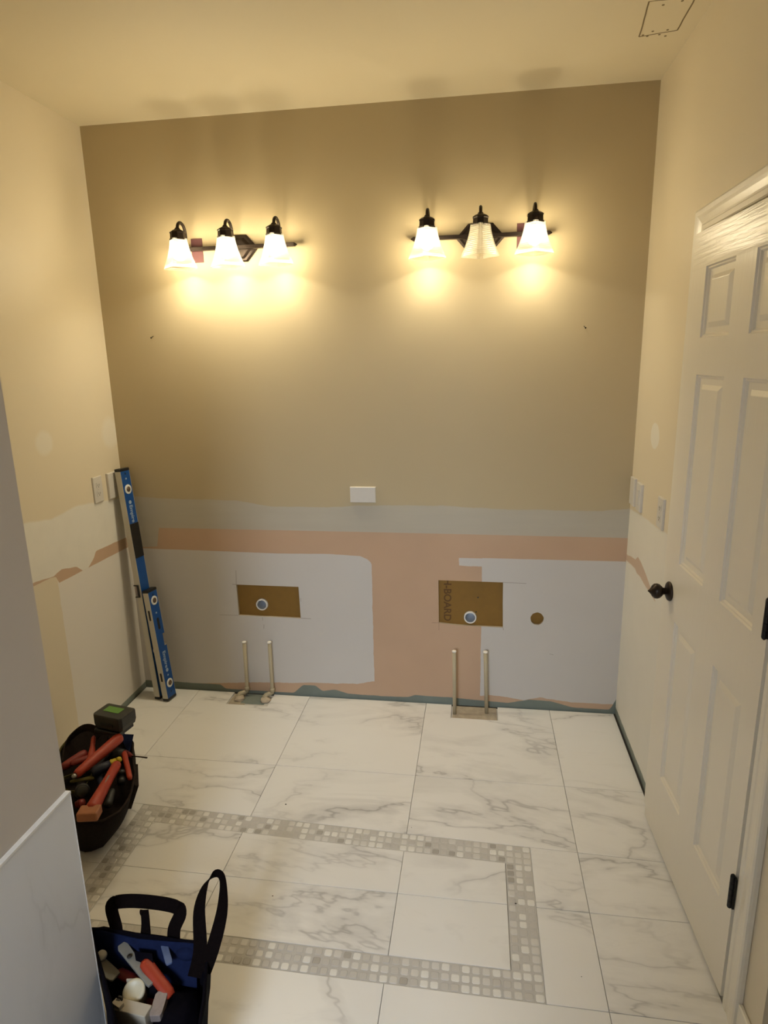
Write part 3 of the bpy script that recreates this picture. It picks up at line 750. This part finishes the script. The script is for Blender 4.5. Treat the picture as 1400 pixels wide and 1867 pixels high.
def vanity(x0, z0, lit, label):
    root = empty('vanity_light', (x0, 0, z0), label, 'vanity light')
    # hexagonal back plate, stepped
    def hexr(sc, y): return [Vector((x*sc+(0 if True else 0), y, z*sc)) for x, z in ((-.103, 0), (-.052, -.056), (.052, -.056), (.103, 0), (.052, .056), (-.052, .056))]
    obj('back_plate', rings(bmesh.new(), [hexr(1, 0), hexr(1, -.006), hexr(.90, -.011), hexr(.78, -.011), hexr(.66, -.019), hexr(.60, -.020)]), M_BRONZE, root)
    obj('mounting_post', lathe(bmesh.new(), [(0, .014), (.018, .012), (.020, .009)], (0, -.018, 0), (0, -1, 0), 16), M_BRONZE, root, True)
    # bar with pointed ends
    def br(x, s): return [Vector((x, -.040+y*s, z*s)) for y, z in ((-.010, -.008), (.010, -.008), (.010, .008), (-.010, .008))]
    obj('bar', rings(bmesh.new(), [br(-.293, .15), br(-.281, 1), br(.281, 1), br(.293, .15)]), M_BRONZE, root, bevel=.0015)
    for k, dx in enumerate((-.2165, 0, .2165)):
        bm = bmesh.new(); tube(bm, [p+Vector((dx, 0, 0)) for p in arm_pts()], .0068, 12)
        lathe(bm, [(0, .011), (.004, .011), (.008, .0085)], (dx, -.040, .006), (0, 0, 1), 14)
        obj('arm', bm, M_BRONZE, root, True)
        so_ = obj('socket_cup', rings(bmesh.new(), [sq_ring(h, r) for h, r in ((.026, .036), (.030, .037), (.034, .033), (.052, .032), (.055, .0345), (.058, .034), (.064, .026), (.070, .013), (.076, .0095))]), M_BRONZE, root, M=T((dx, -.1195, 0)))
        sh = link_mesh('glass_shade', SH.copy(), (M_SHADE if lit[k] else M_SHADE_OFF), root); sh.location = (dx, -.1195, .0315)
        bu = link_mesh('bulb', BU.copy(), (M_BULB if lit[k] else M_BULBOFF), root); bu.location = (dx, -.1195, .018)
        if lit[k]:
            L = bpy.data.lights.new('bulb_light', 'POINT'); L.energy = LAMP_W; L.color = LAMP_COL; L.shadow_soft_size = .031
            lo = bpy.data.objects.new('bulb_light', L); COL.objects.link(lo); lo.parent = root; lo.location = (dx, -.1195, -.030)
    return root
vanity(.687, 2.2035, (1, 1, 1), 'bronze three-lamp wall light at left with all three glass shades glowing')
vanity(1.7695, 2.2015, (1, 0, 1), 'bronze three-lamp wall light at right whose middle shade is unlit')

# ------------------------------------------------------------------ plumbing
def drain(x, z, lab):
    bm = bmesh.new(); lathe(bm, [(0, .0295), (.0005, .0300), (.075, .0300)], (x, .003, z), (0, 1, 0), 32, False)
    lathe(bm, [(0, .0295), (.0005, .0240)], (x, .003, z), (0, 1, 0), 32, False)
    root = obj('drain_pipe', bm, M_PVC, None, True); tag(root, lab, 'pipe')
    bm = bmesh.new(); lathe(bm, [(0.0005, .0240), (.073, .0235), (.074, .001)], (x, .003, z), (0, 1, 0), 32, False)
    obj('pipe_bore', bm, M_PVCIN, root, True)
drain(.688, .498, 'white drain pipe stub in the left brown cut-out'); drain(1.7465, .4705, 'white drain pipe stub in the larger right brown cut-out')
def supply(name, pts, rads, top, lab):
    root = obj(name, tube(bmesh.new(), pts, rads, 14), M_CPVC, None, True); tag(root, lab, 'pipe', 'water supply stubs')
    obj('end_cap', lathe(bmesh.new(), [(-.002, .0108), (.0035, .0108), (.005, .0085)], top, (0, 0, 1), 16), M_CAPW, root, True)
    return root
for (xt, yt, zt), (xb, yb), (xe, ye), lab in (((.592, -.030, .303), (.586, -.024), (.548, -.044), 'cream supply stub, leftmost, bending left into the floor cut-out'),
                                  ((.727, -.030, .307), (.724, -.024), (.690, -.044), 'cream supply stub, right one of the left pair, under small drain')):
    r = .0090
    P = [(xe, ye-.012, -.008), (xe, ye, .004), (xe+.006, ye+.002, .014), (xb-.018, (yb+ye)/2, .0165), (xb-.004, yb, .020), (xb, yb, .034), (xb, yb, .05), (xt, yt, zt)]
    pts = P[:3]+[Vector(p) for p in smooth_path(P[3:6], 4)]+P[6:]
    root = supply('supply_pipe', pts, [.015, .0155]+[.0105]*1+[.0105]*9+[r]*2 if False else ([.015, .0155, .0125]+[.0112]*(len(pts)-5)+[r, r]), (xt, yt, zt), lab)
    obj('elbow_collar', lathe(bmesh.new(), [(0, .0125), (.018, .0125), (.020, .0105)], (xb, yb, .026), (0, 0, 1), 16), M_CPVC, root, True)
    bm = bmesh.new(); bmesh.ops.create_icosphere(bm, subdivisions=3, radius=1)
    for v in bm.verts:
        n = v.co.normalized(); k = 1+.35*mnoise.noise(n*2.2+Vector((xe*9, 0, 3)))
        v.co = Vector((xe+.008+n.x*.026*k, ye-.020+n.y*.026*k, -.004+max(-.2, n.z)*.014*k))
    obj('putty_lump', bm, M_PUTTY, root, True)
for x, y, zt, xt, lab in ((1.677, -.085, .331, 1.673, 'cream supply stub, left one of the right pair'), (1.833, -.062, .324, 1.822, 'cream supply stub, rightmost, against the white primer')):
    supply('supply_pipe', [(x, y, -.005), (xt, y, zt)], .0092, (xt, y, zt), lab)

# ------------------------------------------------------------------ spirit levels
def level(P0, P1, w, t, L, feats, label):
    P0, P1 = Vector(P0), Vector(P1); z = (P1-P0).normalized(); y = Vector((.150, 1, 0)).normalized(); y = (y-z*y.dot(z)).normalized(); x = y.cross(z)
    M = Matrix(((x.x, y.x, z.x, P0.x), (x.y, y.y, z.y, P0.y), (x.z, y.z, z.z, P0.z), (0, 0, 0, 1)))
    root = empty('spirit_level', (0, 0, 0), label, 'level'); root.matrix_world = M
    c = .014
    notch = feats.get('notch')
    bm = bmesh.new()
    if notch:
        a, b = L-notch[1], L-notch[0]
        box(bm, 0, t, 0, w, c, a); box(bm, 0, t, 0, w-.017, a, b); box(bm, 0, t, 0, w, b, L-c)
    else: box(bm, 0, t, 0, w, c, L-c)
    obj('frame', bm, M_ALU, root)
    bm = bmesh.new(); e = .0022
    if notch:
        box(bm, t-.0004, t+.0006, e, w-e, c, a); box(bm, t-.0004, t+.0006, e, w-.018, a, b); box(bm, t-.0004, t+.0006, e, w-e, b, L-c)
    else: box(bm, t-.0004, t+.0006, e, w-e, c, L-c)
    obj('blue_face', bm, M_BLUE, root)['label'] = 'blue anodised web of the level'
    for z0, z1 in ((0, c+.0005), (L-c-.0005, L)):
        obj('end_cap', newbox(-.001, t+.0012, -.001, w+.001, z0, z1), M_BLACKP, root, bevel=.003)
    for h in feats['rings']:
        r = obj('vial_ring', lathe(bmesh.new(), [(0, .0235), (.0018, .0235), (.0022, .0215)], (t+.0004, w*.52, L-h), (1, 0, 0), 28), M_WRING, root, True); r['label'] = 'white ring round a vial'
        obj('vial', lathe(bmesh.new(), [(0, .0135), (.0012, .0135)], (t+.0024, w*.52, L-h), (1, 0, 0), 20), M_VIAL, r, True)
    for a, b in feats.get('grip', []): obj('grip', newbox(t, t+.0032, .002, w-.002, L-b, L-a), M_BLACKP, root, bevel=.001)['label'] = 'black grip panel'
    for a, b in feats.get('slots', []):
        bm = bmesh.new(); n = 16; m = (b-a)/2-.005
        rings(bm, [[Vector((t*.52+.0055*math.cos(2*PI*k/n), yy, L-(a+b)/2+.005*math.sin(2*PI*k/n)+(m if math.sin(2*PI*k/n) >= 0 else -m))) for k in range(n)] for yy in (.001, -.0006)])
        obj('slot', bm, M_SLOT, root)
    for a, b in feats.get('webslot', []):
        bm = bmesh.new(); n = 16; m = (b-a)/2-.008
        rings(bm, [[Vector((xx, w*.52+.0085*math.cos(2*PI*k/n), L-(a+b)/2+.008*math.sin(2*PI*k/n)+(m if math.sin(2*PI*k/n) >= 0 else -m))) for k in range(n)] for xx in (t, t+.0014)])
        obj('hand_hole', bm, M_BLACKP, root)
    if notch:
        r = obj('centre_vial', tube(bmesh.new(), [(t*.5, w-.008, a+.004), (t*.5, w-.008, b-.004)], .006, 12), M_VIAL, root, True)
        obj('vial_holder', newbox(.002, t-.002, w-.0165, w-.013, a, b), M_BLACKP, r)
        for q in (a, b-.004): obj('vial_holder', newbox(.001, t-.001, w-.0165, w+.0005, q, q+.004), M_BLACKP, r)
    if feats.get('window'):
        a, b = feats['window']; bm = bmesh.new(); za, zb = L-b, L-a
        box(bm, -.004, t*.55, -.006, .002, zb-.004, zb); box(bm, -.004, t*.55, -.006, .002, za, za+.004); box(bm, t*.55, t*.7, -.006, .002, za, zb)
        r = obj('vial_holder', bm, M_BLACKP, root)
        obj('centre_vial', tube(bmesh.new(), [(t*.22, -.002, za+.006), (t*.22, -.002, zb-.006)], .006, 12), M_SCREEN, r, True)
    for s, size, h, yy, in feats['text']:
        Mt = Matrix(((0, 0, 1, t+.0009), (0, 1, 0, w*yy), (-1, 0, 0, L-h), (0, 0, 0, 1)))
        text_obj('lettering', s, size, Mt, M_PRINT, root)
    for h in feats['dots']:
        obj('printed_mark', newbox(t+.0005, t+.0011, w*.43, w*.57, L-h-.004, L-h+.004), M_PRINT, root)
    for h, rr in feats['logo']:
        obj('printed_logo', lathe(bmesh.new(), [(0, rr), (.0004, rr)], (t+.0006, w*.50, L-h), (1, 0, 0), 18), M_PRINT, root)
    for h, s in feats['arrow']:
        bm = bmesh.new(); rings(bm, [[Vector((xx, w*.5-.006, L-h-.005*s)), Vector((xx, w*.5+.006, L-h-.005*s)), Vector((xx, w*.5, L-h+.007*s))] for xx in (t+.0005, t+.0010)])
        obj('printed_arrow', bm, M_NAVY, root)
    return root
level((.117, -.124, .0012), (.022, -.090, 1.2135), .067, .031, 1.2165,
      dict(rings=[.105, .95], grip=[(.277, .452)], window=(.590, .655), text=[('Empire', .031, .184, .37)], dots=[.052], logo=[(.170, .0095)], arrow=[(.026, 1)]),
      'long blue spirit level leaning in the left back corner, behind the short one')
level((.171, -.140, .0012), (.1075, -.112, .597), .070, .031, .600,
      dict(rings=[.062, .512], slots=[(.105, .160), (.445, .492)], webslot=[(.155, .218)], notch=(.247, .312), text=[('Empire', .032, .336, .36)], dots=[.128, .468], logo=[(.440, .010)], arrow=[(.030, 1), (.560, -1)]),
      'short blue spirit level standing in front of the long one')

# ------------------------------------------------------------------ bags
def resample(poly, n):
    P = [Vector((x, y, 0)) for x, y in poly]; c = sum(P, Vector())/len(P)
    out = []
    for k in range(n):
        a = 2*PI*k/n; d = Vector((math.cos(a), math.sin(a), 0)); best = 0
        for i in range(len(P)):
            p, q = P[i]-c, P[(i+1) % len(P)]-c; e = q-p
            den = d.x*e.y-d.y*e.x
            if abs(den) < 1e-9: continue
            t = (p.x*e.y-p.y*e.x)/den; s = (p.x*d.y-p.y*d.x)/den
            if -1e-6 <= s <= 1+1e-6 and t > best: best = t
        out.append(c+d*best)
    return out
def bag(name, base, rim, zr, inner_z, mats, label, seed, rim_w=.008, sag=.010, bulge=.01):
    n = 72; B, R_ = resample(base, n), resample(rim, n); cr = sum(R_, Vector())/n
    rs = []
    for k, t in enumerate((0, .06, .16, .3, .45, .6, .75, .88, 1.0)):
        ring_ = []
        for i in range(n):
            p = B[i].lerp(R_[i], t**.85); o = (p-cr); o.z = 0; on = o.normalized()
            nz = mnoise.noise(Vector((i/n*9+seed, t*4, seed)))
            w = math.sin(PI*t)
            p = p+on*(bulge*w+nz*.014*w)
            z = t*zr*(1-sag*0)+(mnoise.noise(Vector((i/n*7, seed, 5)))*sag*1.4 if t > .7 else 0)*(t-.7)/.3
            if t == 0: z = .0005; p = p-on*.01
            ring_.append(Vector((p.x, p.y, max(z, .0005))))
        rs.append(ring_)
    top = rs[-1]
    inn = [(lambda q: q+(cr-Vector((q.x, q.y, 0))).normalized()*rim_w)(q) for q in top]
    inn = [Vector((q.x, q.y, t.z-.001)) for q, t in zip(inn, top)]
    low = [Vector((cr.x+(q.x-cr.x)*.86, cr.y+(q.y-cr.y)*.86, inner_z)) for q in inn]
    root = obj(name, bmesh.new() if False else rings(bmesh.new(), rs+[inn, low]), mats[0], None, True)
    tag(root, label, 'tool bag')
    bm = bmesh.new(); tp = [q+Vector((0, 0, .001)) for q in top]; tube_pts = [(a+b)/2 for a, b in zip(tp, inn)]
    tube(bm, tube_pts+[tube_pts[0]], .0042, 8, False)
    obj('rim_binding', bm, mats[1], root, True)
    return root, top
# --- dark brown bag near the left wall
rim1 = [(.30, -1.17), (.20, -1.05), (.145, -.94), (.12, -.83), (.14, -.745), (.20, -.715), (.31, -.735), (.395, -.79), (.458, -.90), (.520, -.995), (.565, -1.11), (.575, -1.19), (.545, -1.245), (.46, -1.26)]
base1 = [(.30, -1.15), (.20, -1.02), (.165, -.90), (.165, -.79), (.25, -.755), (.35, -.79), (.40, -.87), (.425, -.96), (.440, -1.06), (.440, -1.13), (.405, -1.165)]
bag1, top1 = bag('tool_bag', base1, rim1, .215, .150, (M_CANVAS, M_CANVAS2), 'dark brown open tool bag by the left wall, full of red-handled tools', 2.0)
# outer pocket and flap corners
def patch_quad(name, pts, mat, parent, t=.004):
    P = [Vector(p) for p in pts]; n = (P[1]-P[0]).cross(P[2]-P[0]).normalized()*t
    bm = bmesh.new(); rings(bm, [[p for p in P], [p+n for p in P]]); return obj(name, bm, mat, parent, bevel=.001)
bm = bmesh.new(); fa, fb, fc = at(222, 1338, .212), at(237, 1370, .208), at(244, 1339, .238)
rings(bm, [[fa, fb, fc], [fa-Vector((.006, .006, .002)), fb-Vector((.006, .006, .002)), fc-Vector((.001, .001, .002))]]); obj('flap', bm, M_NYL, bag1)
patch_quad('outer_pocket', [(.470, -.925, .205), (.540, -1.045, .205), (.497, -1.045, .10), (.445, -.935, .10)], M_CANVAS2, bag1, .016)
bm = bmesh.new(); ribbon(bm, smooth_path([at(112, 1392, .21), at(118, 1360, .23), at(136, 1338, .25), at(155, 1327, .26), at(172, 1330, .26), at(180, 1345, .24)], 5), (.3, .3, 1), .030, .004)
obj('carry_handle', bm, M_CANVAS2, bag1)
bm = bmesh.new(); tube(bm, smooth_path([at(110, 1400, .20), at(108, 1372, .215), at(121, 1352, .225), at(133, 1340, .235)], 5), .0045, 8); obj('olive_piping', bm, M_OLIVE, bag1, True)
# cordless drill stored upside down: battery uppermost
A_, B_, C_ = at(197, 1281, .36), at(248, 1291, .36), at(177, 1303, .36)
ux = (B_-A_); ux.z = 0; wl = ux.length; ux.normalize(); uy = Vector((-ux.y, ux.x, 0)); uy = -uy if uy.dot(C_-A_) < 0 else uy; dl = abs((C_-A_).dot(uy))+.004
Md = Matrix(((ux.x, uy.x, 0, A_.x), (ux.y, uy.y, 0, A_.y), (0, 0, 1, .36), (0, 0, 0, 1))) @ Matrix.Rotation(0, 4, 'X')
drill = empty('cordless_drill', (0, 0, 0), 'black cordless drill standing head down in the brown bag, battery uppermost', 'drill'); drill.matrix_world = Md
bat = obj('battery', rings(bmesh.new(), [[Vector((x*sx+(wl/2)*(1-sx), y*sy+(dl/2)*(1-sy), z)) for x, y in ((.006, 0), (wl-.006, 0), (wl, .006), (wl, dl-.010), (wl-.010, dl), (.010, dl), (0, dl-.010), (0, .006))] for sx, sy, z in ((.80, .75, -.064), (.93, .93, -.058), (1, 1, -.040), (1, 1, -.006), (.975, .96, 0))]), M_DGREY, drill, bevel=.002)
obj('battery_label', newbox(wl*.18, wl*.72, dl*.22, dl*.62, .0002, .0012), M_LIME, bat)['label'] = 'bright green panel on the battery'
obj('release_button', newbox(wl*.30, wl*.72, dl-.002, dl+.004, -.040, -.028), M_BLACKP, bat)
obj('battery_foot', newbox(wl*.04, wl*.90, dl*.08, dl*1.04, -.080, -.062), M_BLACKP, drill, bevel=.004)
obj('grip', tube(bmesh.new(), [(wl*.46, dl*.55, -.078), (wl*.45, dl*.68, -.11), (wl*.44, dl*.78, -.145)], [.024, .021, .025], 16), M_BLACKP, drill, True)
obj('motor_housing', tube(bmesh.new(), [(wl*.15, dl*.85, -.168), (wl*.90, dl*.90, -.168)], [.024, .026], 18), M_BLACKP, drill, True)
def handle_tool(name, a, b, r0, r1, mat, label, cat, extra=None, flat=1.0):
    a, b = Vector(a), Vector(b); d = (b-a); L = d.length; d.normalize()
    pts = [a, a+d*.006, a+d*.02, a+d*L*.35, a+d*L*.7, b-d*.012, b]
    root = obj(name, tube(bmesh.new(), pts, [r0*.6, r0*.9, r0, r0*.96, (r0+r1)/2, r1, r1*.75], 16, flat=flat), mat, None, True); tag(root, label, cat)
    if extra: extra(root, a, b, d)
    return root
def ferr(root, a, b, d):
    obj('metal_ferrule', lathe(bmesh.new(), [(0, .009), (.014, .009), (.018, .006)], b-d*.003, d, 14), M_STEEL, root, True)
handle_tool('caulking_gun', at(220, 1343, .278), at(138, 1413, .262), .0215, .0165, M_REDT, 'long red handle lying uppermost across the brown bag, silver end at left', 'hand tool', ferr)
def head(root, a, b, d):
    s = d.cross(Vector((0, 0, 1))).normalized(); M = Matrix(((s.x, d.x, 0, b.x), (s.y, d.y, 0, b.y), (s.z, d.z, 1, b.z), (0, 0, 0, 1)))
    o = obj('block_head', box(bmesh.new(), -.034, .036, -.012, .036, -.016, .016, M), M_TAN, root, bevel=.006); o['label'] = 'orange tan block on the end of the handle'
    obj('worn_lettering', tube(bmesh.new(), [a.lerp(b, .36)+Vector((0.004, 0, .0165)), a.lerp(b, .52)+Vector((0.004, 0, .0165))], [.0028, .0035], 8, flat=.5), M_GREYM, root)
handle_tool('pry_tool', at(214, 1392, .255), at(166, 1478, .250), .0180, .0235, M_REDT, 'red handle with a tan block head, nearest in the brown bag', 'hand tool', head)
def yel(root, a, b, d):
    obj('navy_grip', tube(bmesh.new(), [b-d*.004, b+d*.02, b+d*.05, b+d*.062], [.015, .0185, .0175, .012], 14), M_NAVY, root, True)
handle_tool('utility_knife', at(221, 1383, .262), at(199, 1394, .258), .0120, .0150, M_YEL, 'yellow and navy knife between the two long red handles', 'knife', yel)
def sdr(root, a, b, d):
    obj('shaft', tube(bmesh.new(), [b, at(256, 1380, .232), at(268, 1381.5, .235)], [.0026, .0024, .0030], 8), M_STEEL if False else M_BRONZE, root, True)
handle_tool('screwdriver', at(226, 1371, .235), at(240, 1378.5, .228), .0105, .0085, M_REDD, 'screwdriver whose thin dark shaft sticks out over the floor', 'screwdriver', sdr)
handle_tool('pliers_handle', at(158, 1372, .235), at(113, 1400, .225), .0185, .0160, M_REDD, 'dark red handle at the far left of the brown bag', 'pliers')
handle_tool('red_grip', at(171, 1343, .262), at(165, 1392, .225), .0095, .0185, M_REDT, 'short red grip standing below the battery', 'hand tool')
handle_tool('snips', at(226, 1372, .245), at(237, 1420, .232), .0105, .0095, M_REDT, 'thin red grip curving along the right edge of the brown bag', 'snips')
fl = empty('flashlight', at(150, 1440, .225), 'black flashlight with a glassy end in the middle of the brown bag', 'flashlight')
fd = Vector((.55, -.75, .35)).normalized()
obj('body', lathe(bmesh.new(), [(-.11, .018), (-.02, .019), (0, .024), (.022, .026), (.026, .023)], (0, 0, 0), fd, 22), M_BLACKP, fl, True)
obj('lens', lathe(bmesh.new(), [(0, .020), (.002, .018)], fd*.0255, fd, 20), M_DGREY, fl, True)
tp_ = empty('tape_loop', at(140, 1430, .21), 'coil of dark olive strap around the flashlight', 'strap')
bm = bmesh.new(); ribbon(bm, [(.052*math.cos(a), .062*math.sin(a), .02+.012*math.sin(2*a)) for a in [2*PI*k/24 for k in range(25)]], (0.2, 0.1, 1), .012, .003); obj('strap', bm, M_OLIVE, tp_)
handle_tool('black_handle', at(222, 1404, .245), at(221, 1430, .215), .0140, .0165, M_BLACKP, 'black handle tucked in the right pocket of the brown bag', 'hand tool')
handle_tool('dark_cloth_roll', at(203, 1358, .215), at(160, 1408, .205), .026, .024, M_DGREY, 'dark grey cloth roll beneath the long red handle', 'cloth', flat=.7)

handle_tool('wire_stripper', at(128, 1392, .232), at(196, 1372, .228), .0150, .0170, M_REDD, 'broad dark red grip between the far left handle and the long red handle', 'pliers', flat=.8)
handle_tool('chisel', at(188, 1440, .228), at(176, 1400, .222), .0120, .0150, M_NAVY, 'dark navy handle behind the glassy end of the flashlight', 'hand tool')
handle_tool('spring_clamp', at(128, 1425, .235), at(172, 1418, .238), .0080, .0100, M_OLIVE, 'olive clamp jaw lying just below the silver end of the long red handle', 'clamp', flat=.7)
handle_tool('rubber_grip', at(155, 1462, .205), at(138, 1468, .200), .0150, .0150, M_REDD, 'dark red grip beside the tan block at the wing wall', 'hand tool')
handle_tool('nut_driver', at(205, 1440, .215), at(196, 1470, .205), .0130, .0150, M_DGREY, 'dark grey handle between the near red handle and the bag rim', 'hand tool')
# --- blue bag in the foreground
rim2 = [(.750, -1.655), (.90, -1.668), (1.075, -1.660), (1.115, -1.70), (1.150, -1.80), (1.185, -1.93), (1.17, -1.975), (1.06, -1.985), (1.012, -1.955), (.935, -1.855), (.870, -1.782)]
base2 = [(.775, -1.665), (.90, -1.680), (1.055, -1.675), (1.09, -1.72), (1.115, -1.82), (1.135, -1.93), (1.11, -1.965), (1.06, -1.970), (1.03, -1.94), (.955, -1.86), (.885, -1.788)]
bag2, top2 = bag('tool_bag', base2, rim2, .248, .10, (M_NYLB, M_NYLB), 'navy and black open tool bag in the left foreground with webbing handles', 6.0, sag=.008, bulge=.004)
def lining(px):
    P = [at(x, y, z) for x, y, z in px]; bm = bmesh.new(); c = [bm.verts.new(p) for p in P]; bm.faces.new(c)
    return bm
patch_quad('blue_lining', [(.762, -1.664, .246), (.905, -1.678, .246), (.905, -1.700, .150), (.775, -1.690, .150)], M_NYL, bag2)
patch_quad('blue_lining', [(.905, -1.678, .246), (1.068, -1.672, .246), (1.078, -1.712, .150), (.905, -1.702, .150)], M_NYL, bag2)
bm = bmesh.new(); ribbon(bm, smooth_path([(.838, -1.664, .225), (.838, -1.660, .255), (.822, -1.646, .295), (.826, -1.637, .309), (.870, -1.630, .314), (.935, -1.627, .314), (.995, -1.628, .309), (1.012, -1.638, .298), (1.000, -1.654, .265), (1.000, -1.664, .225)], 5),
    [(1, 0, 0)]*16+[(0, .4, 1)]*16+[(1, 0, 0)]*14, .034, .004)
hd = obj('carry_handle', bm, M_WEB, bag2); hd['label'] = 'black webbing carry handle standing up'
bm = bmesh.new(); ribbon(bm, smooth_path([(.918, -1.666, .235), (.920, -1.655, .270), (.916, -1.645, .300), (.918, -1.650, .307), (.925, -1.658, .298), (.928, -1.667, .240)], 5), (1, 0, 0), .022, .002)
obj('webbing_loop', bm, M_WEB, bag2)
lp = smooth_path([(1.088, -1.735, .215), (1.092, -1.700, .262), (1.068, -1.640, .318), (1.064, -1.590, .345), (1.082, -1.565, .360), (1.105, -1.572, .362), (1.122, -1.605, .350), (1.133, -1.650, .322), (1.128, -1.700, .275), (1.116, -1.735, .235)], 6)
wd = []
for i, p in enumerate(lp):
    t = i/(len(lp)-1); wd.append(Vector((1, .25, 0)).lerp(Vector((.3, -.3, 1)), math.sin(PI*t)**2*.8))
bm = bmesh.new(); ribbon(bm, lp, wd, .034, .003); o = obj('shoulder_strap', bm, M_WEB, bag2); o['label'] = 'tall loop of black shoulder strap'
patch_quad('black_divider', [(.912, -1.706, .238), (.962, -1.706, .238), (1.000, -1.765, .165), (.955, -1.755, .160)], M_NYLB, bag2)
obj('zip_pull', tube(bmesh.new(), [(1.186, -1.90, .245), (1.196, -1.905, .215), (1.196, -1.915, .19)], .0022, 6), M_STEEL, bag2, True)
bm = bmesh.new(); bmesh.ops.create_icosphere(bm, subdivisions=3, radius=1)
for v in bm.verts:
    n = v.co.normalized(); k = 1+.25*mnoise.noise(n*2)
    v.co = Vector((1.06+n.x*.055*k, -1.80+n.y*.085*k, .135+n.z*.055*k))
tag(obj('cloth_bundle', bm, M_NYLB, None, True), 'black cloth bundle in the right part of the blue bag', 'cloth')
# contents of the blue bag
def flat_bar(name, a, b, w, t, mat, label, cat, up=(0, 0, 1), w2=None):
    a, b = Vector(a), Vector(b); d = (b-a).normalized(); s = d.cross(Vector(up)).normalized(); n = s.cross(d); w2 = w2 or w
    rs = []
    L = (b-a).length
    for q, ww in ((0, w*.7), (.008, w), (L-.008, w2), (L, w2*.8)):
        p = a+d*q; rs.append([p+s*ww/2+n*t/2, p-s*ww/2+n*t/2, p-s*ww/2-n*t/2, p+s*ww/2-n*t/2])
    o = obj(name, rings(bmesh.new(), rs), mat, None, bevel=.0015)
    return tag(o, label, cat)
tr = flat_bar('putty_knife', at(221, 1722, .228), at(276, 1796, .205), .026, .008, M_GREYM, 'grey scraper with a hole, lying beside the red handle in the blue bag', 'scraper', w2=.018)
p = at(236, 1743, .2275); obj('hanging_hole', lathe(bmesh.new(), [(0, .0065), (.0010, .0065)], p+Vector((0, 0, -.001)), (0, 0, 1), 14), M_SLOT, tr, True)
handle_tool('utility_knife', at(262, 1752, .222), at(312, 1816, .190), .0165, .0150, M_REDT, 'bright red handled tool in the middle of the blue bag', 'knife', flat=.6)
handle_tool('red_pliers', at(214, 1772, .178), at(272, 1800, .165), .0150, .0150, M_REDD, 'dark red pliers handle lying behind the cream cap', 'pliers', flat=.7)
handle_tool('dark_red_grip', at(262, 1800, .150), at(292, 1838, .140), .020, .018, M_REDD, 'dark red grip deep in the blue bag under the bright red handle', 'pliers', flat=.7)
flat_bar('plastic_strip', at(297, 1714, .232), at(309, 1758, .228), .017, .006, M_LBLUE, 'pale blue plastic strip against the lining of the blue bag', 'plastic strip')
bm = bmesh.new(); bmesh.ops.create_icosphere(bm, subdivisions=3, radius=1); c = at(343, 1733, .218)
for v in bm.verts: v.co = Vector((c.x+v.co.x*.032, c.y+v.co.y*.026, c.z+v.co.z*.018))
tag(obj('blue_pouch', bm, M_NYL, None, True), 'rounded navy pouch at the far right inside the blue bag', 'pouch')
flat_bar('trowel', at(172, 1752, .200), at(212, 1782, .190), .040, .006, M_GREYM, 'grey flat tool beside the wall at left in the blue bag', 'trowel', w2=.030)
tag(obj('round_container', lathe(bmesh.new(), [(0, .012), (.004, .0125), (.012, .0120), (.014, .009)], at(186, 1737, .215)-Vector((0, 0, .010)), (.2, -.5, .8), 18), M_PVC, None, True), 'small white round container beside the wing wall in the blue bag', 'container')
jar = empty('jar', at(245, 1808, .195), 'cream round capped jar behind the white box in the blue bag', 'jar')
jd = Vector((.10, -.42, .9)).normalized()
obj('body', lathe(bmesh.new(), [(-.055, .024), (-.012, .025), (-.008, .0245)], (0, 0, 0), jd, 26), M_CREAMP, jar, True)
obj('lid', lathe(bmesh.new(), [(-.010, .0265), (.006, .0272), (.009, .025), (.0092, .019), (.0075, .017)], (0, 0, 0), jd, 28), M_CREAMP, jar, True)
# white cardboard box with open flaps
a, b = at(186, 1810, .205), at(277, 1832, .205); d = (b-a); d.z = 0; Lb = d.length; d.normalize(); s = Vector((d.y, -d.x, 0))
Mb = Matrix(((d.x, s.x, 0, a.x), (d.y, s.y, 0, a.y), (0, 0, 1, .205), (0, 0, 0, 1)))
cb = obj('cardboard_box', box(bmesh.new(), .048, Lb, 0, .030, -.060, 0, Mb), M_CARD, None, bevel=.002); tag(cb, 'white cardboard box at the near side of the blue bag', 'box')
obj('box_flap', box(bmesh.new(), .05, Lb*.60, -.030, -.027, -.030, .006, Mb @ Matrix.Rotation(-.25, 4, 'Z')), M_CARD, cb)
obj('box_flap', box(bmesh.new(), .05, Lb*.55, -.002, .012, -.002, .010, Mb @ Matrix.Rotation(.25, 4, 'Z')), M_CARD, cb)
for q in (.012, .020): obj('punched_hole', box(bmesh.new(), .052, .062, .004+q-.012, .008+q-.012, .0, .0012+.010, Mb), M_SLOT, cb)
flat_bar('plastic_case', at(297, 1812, .190), at(283, 1858, .185), .030, .022, M_SCREEN, 'translucent brownish plastic case at the right end of the white box', 'case')

# ------------------------------------------------------------------ crumbs on the floor
for px, py, r, lab in ((521, 1467, .0032, 'dark crumb on the floor tile beyond the top band of mosaic'), (437, 1527, .0018, 'tiny crumb just inside the left part of the mosaic border'),
                       (497, 1634, .0022, 'tiny crumb above the shoulder strap loop of the blue bag'), (940, 1648, .0030, 'dark curl of debris on the right band of mosaic'),
                       (1060, 1781, .0014, 'tiny crumb to the right of the mosaic corner'), (750, 1509, .0015, 'tiny crumb at the far edge of the top mosaic band')):
    p = at(px, py, 0); bm = bmesh.new(); bmesh.ops.create_icosphere(bm, subdivisions=1, radius=1)
    for v in bm.verts: v.co = Vector((p.x+v.co.x*r*1.3, p.y+v.co.y*r*.8, r*.5+v.co.z*r*.5))
    tag(obj('crumb', bm, M_SLOT), lab, 'debris', 'crumbs of debris on the floor')
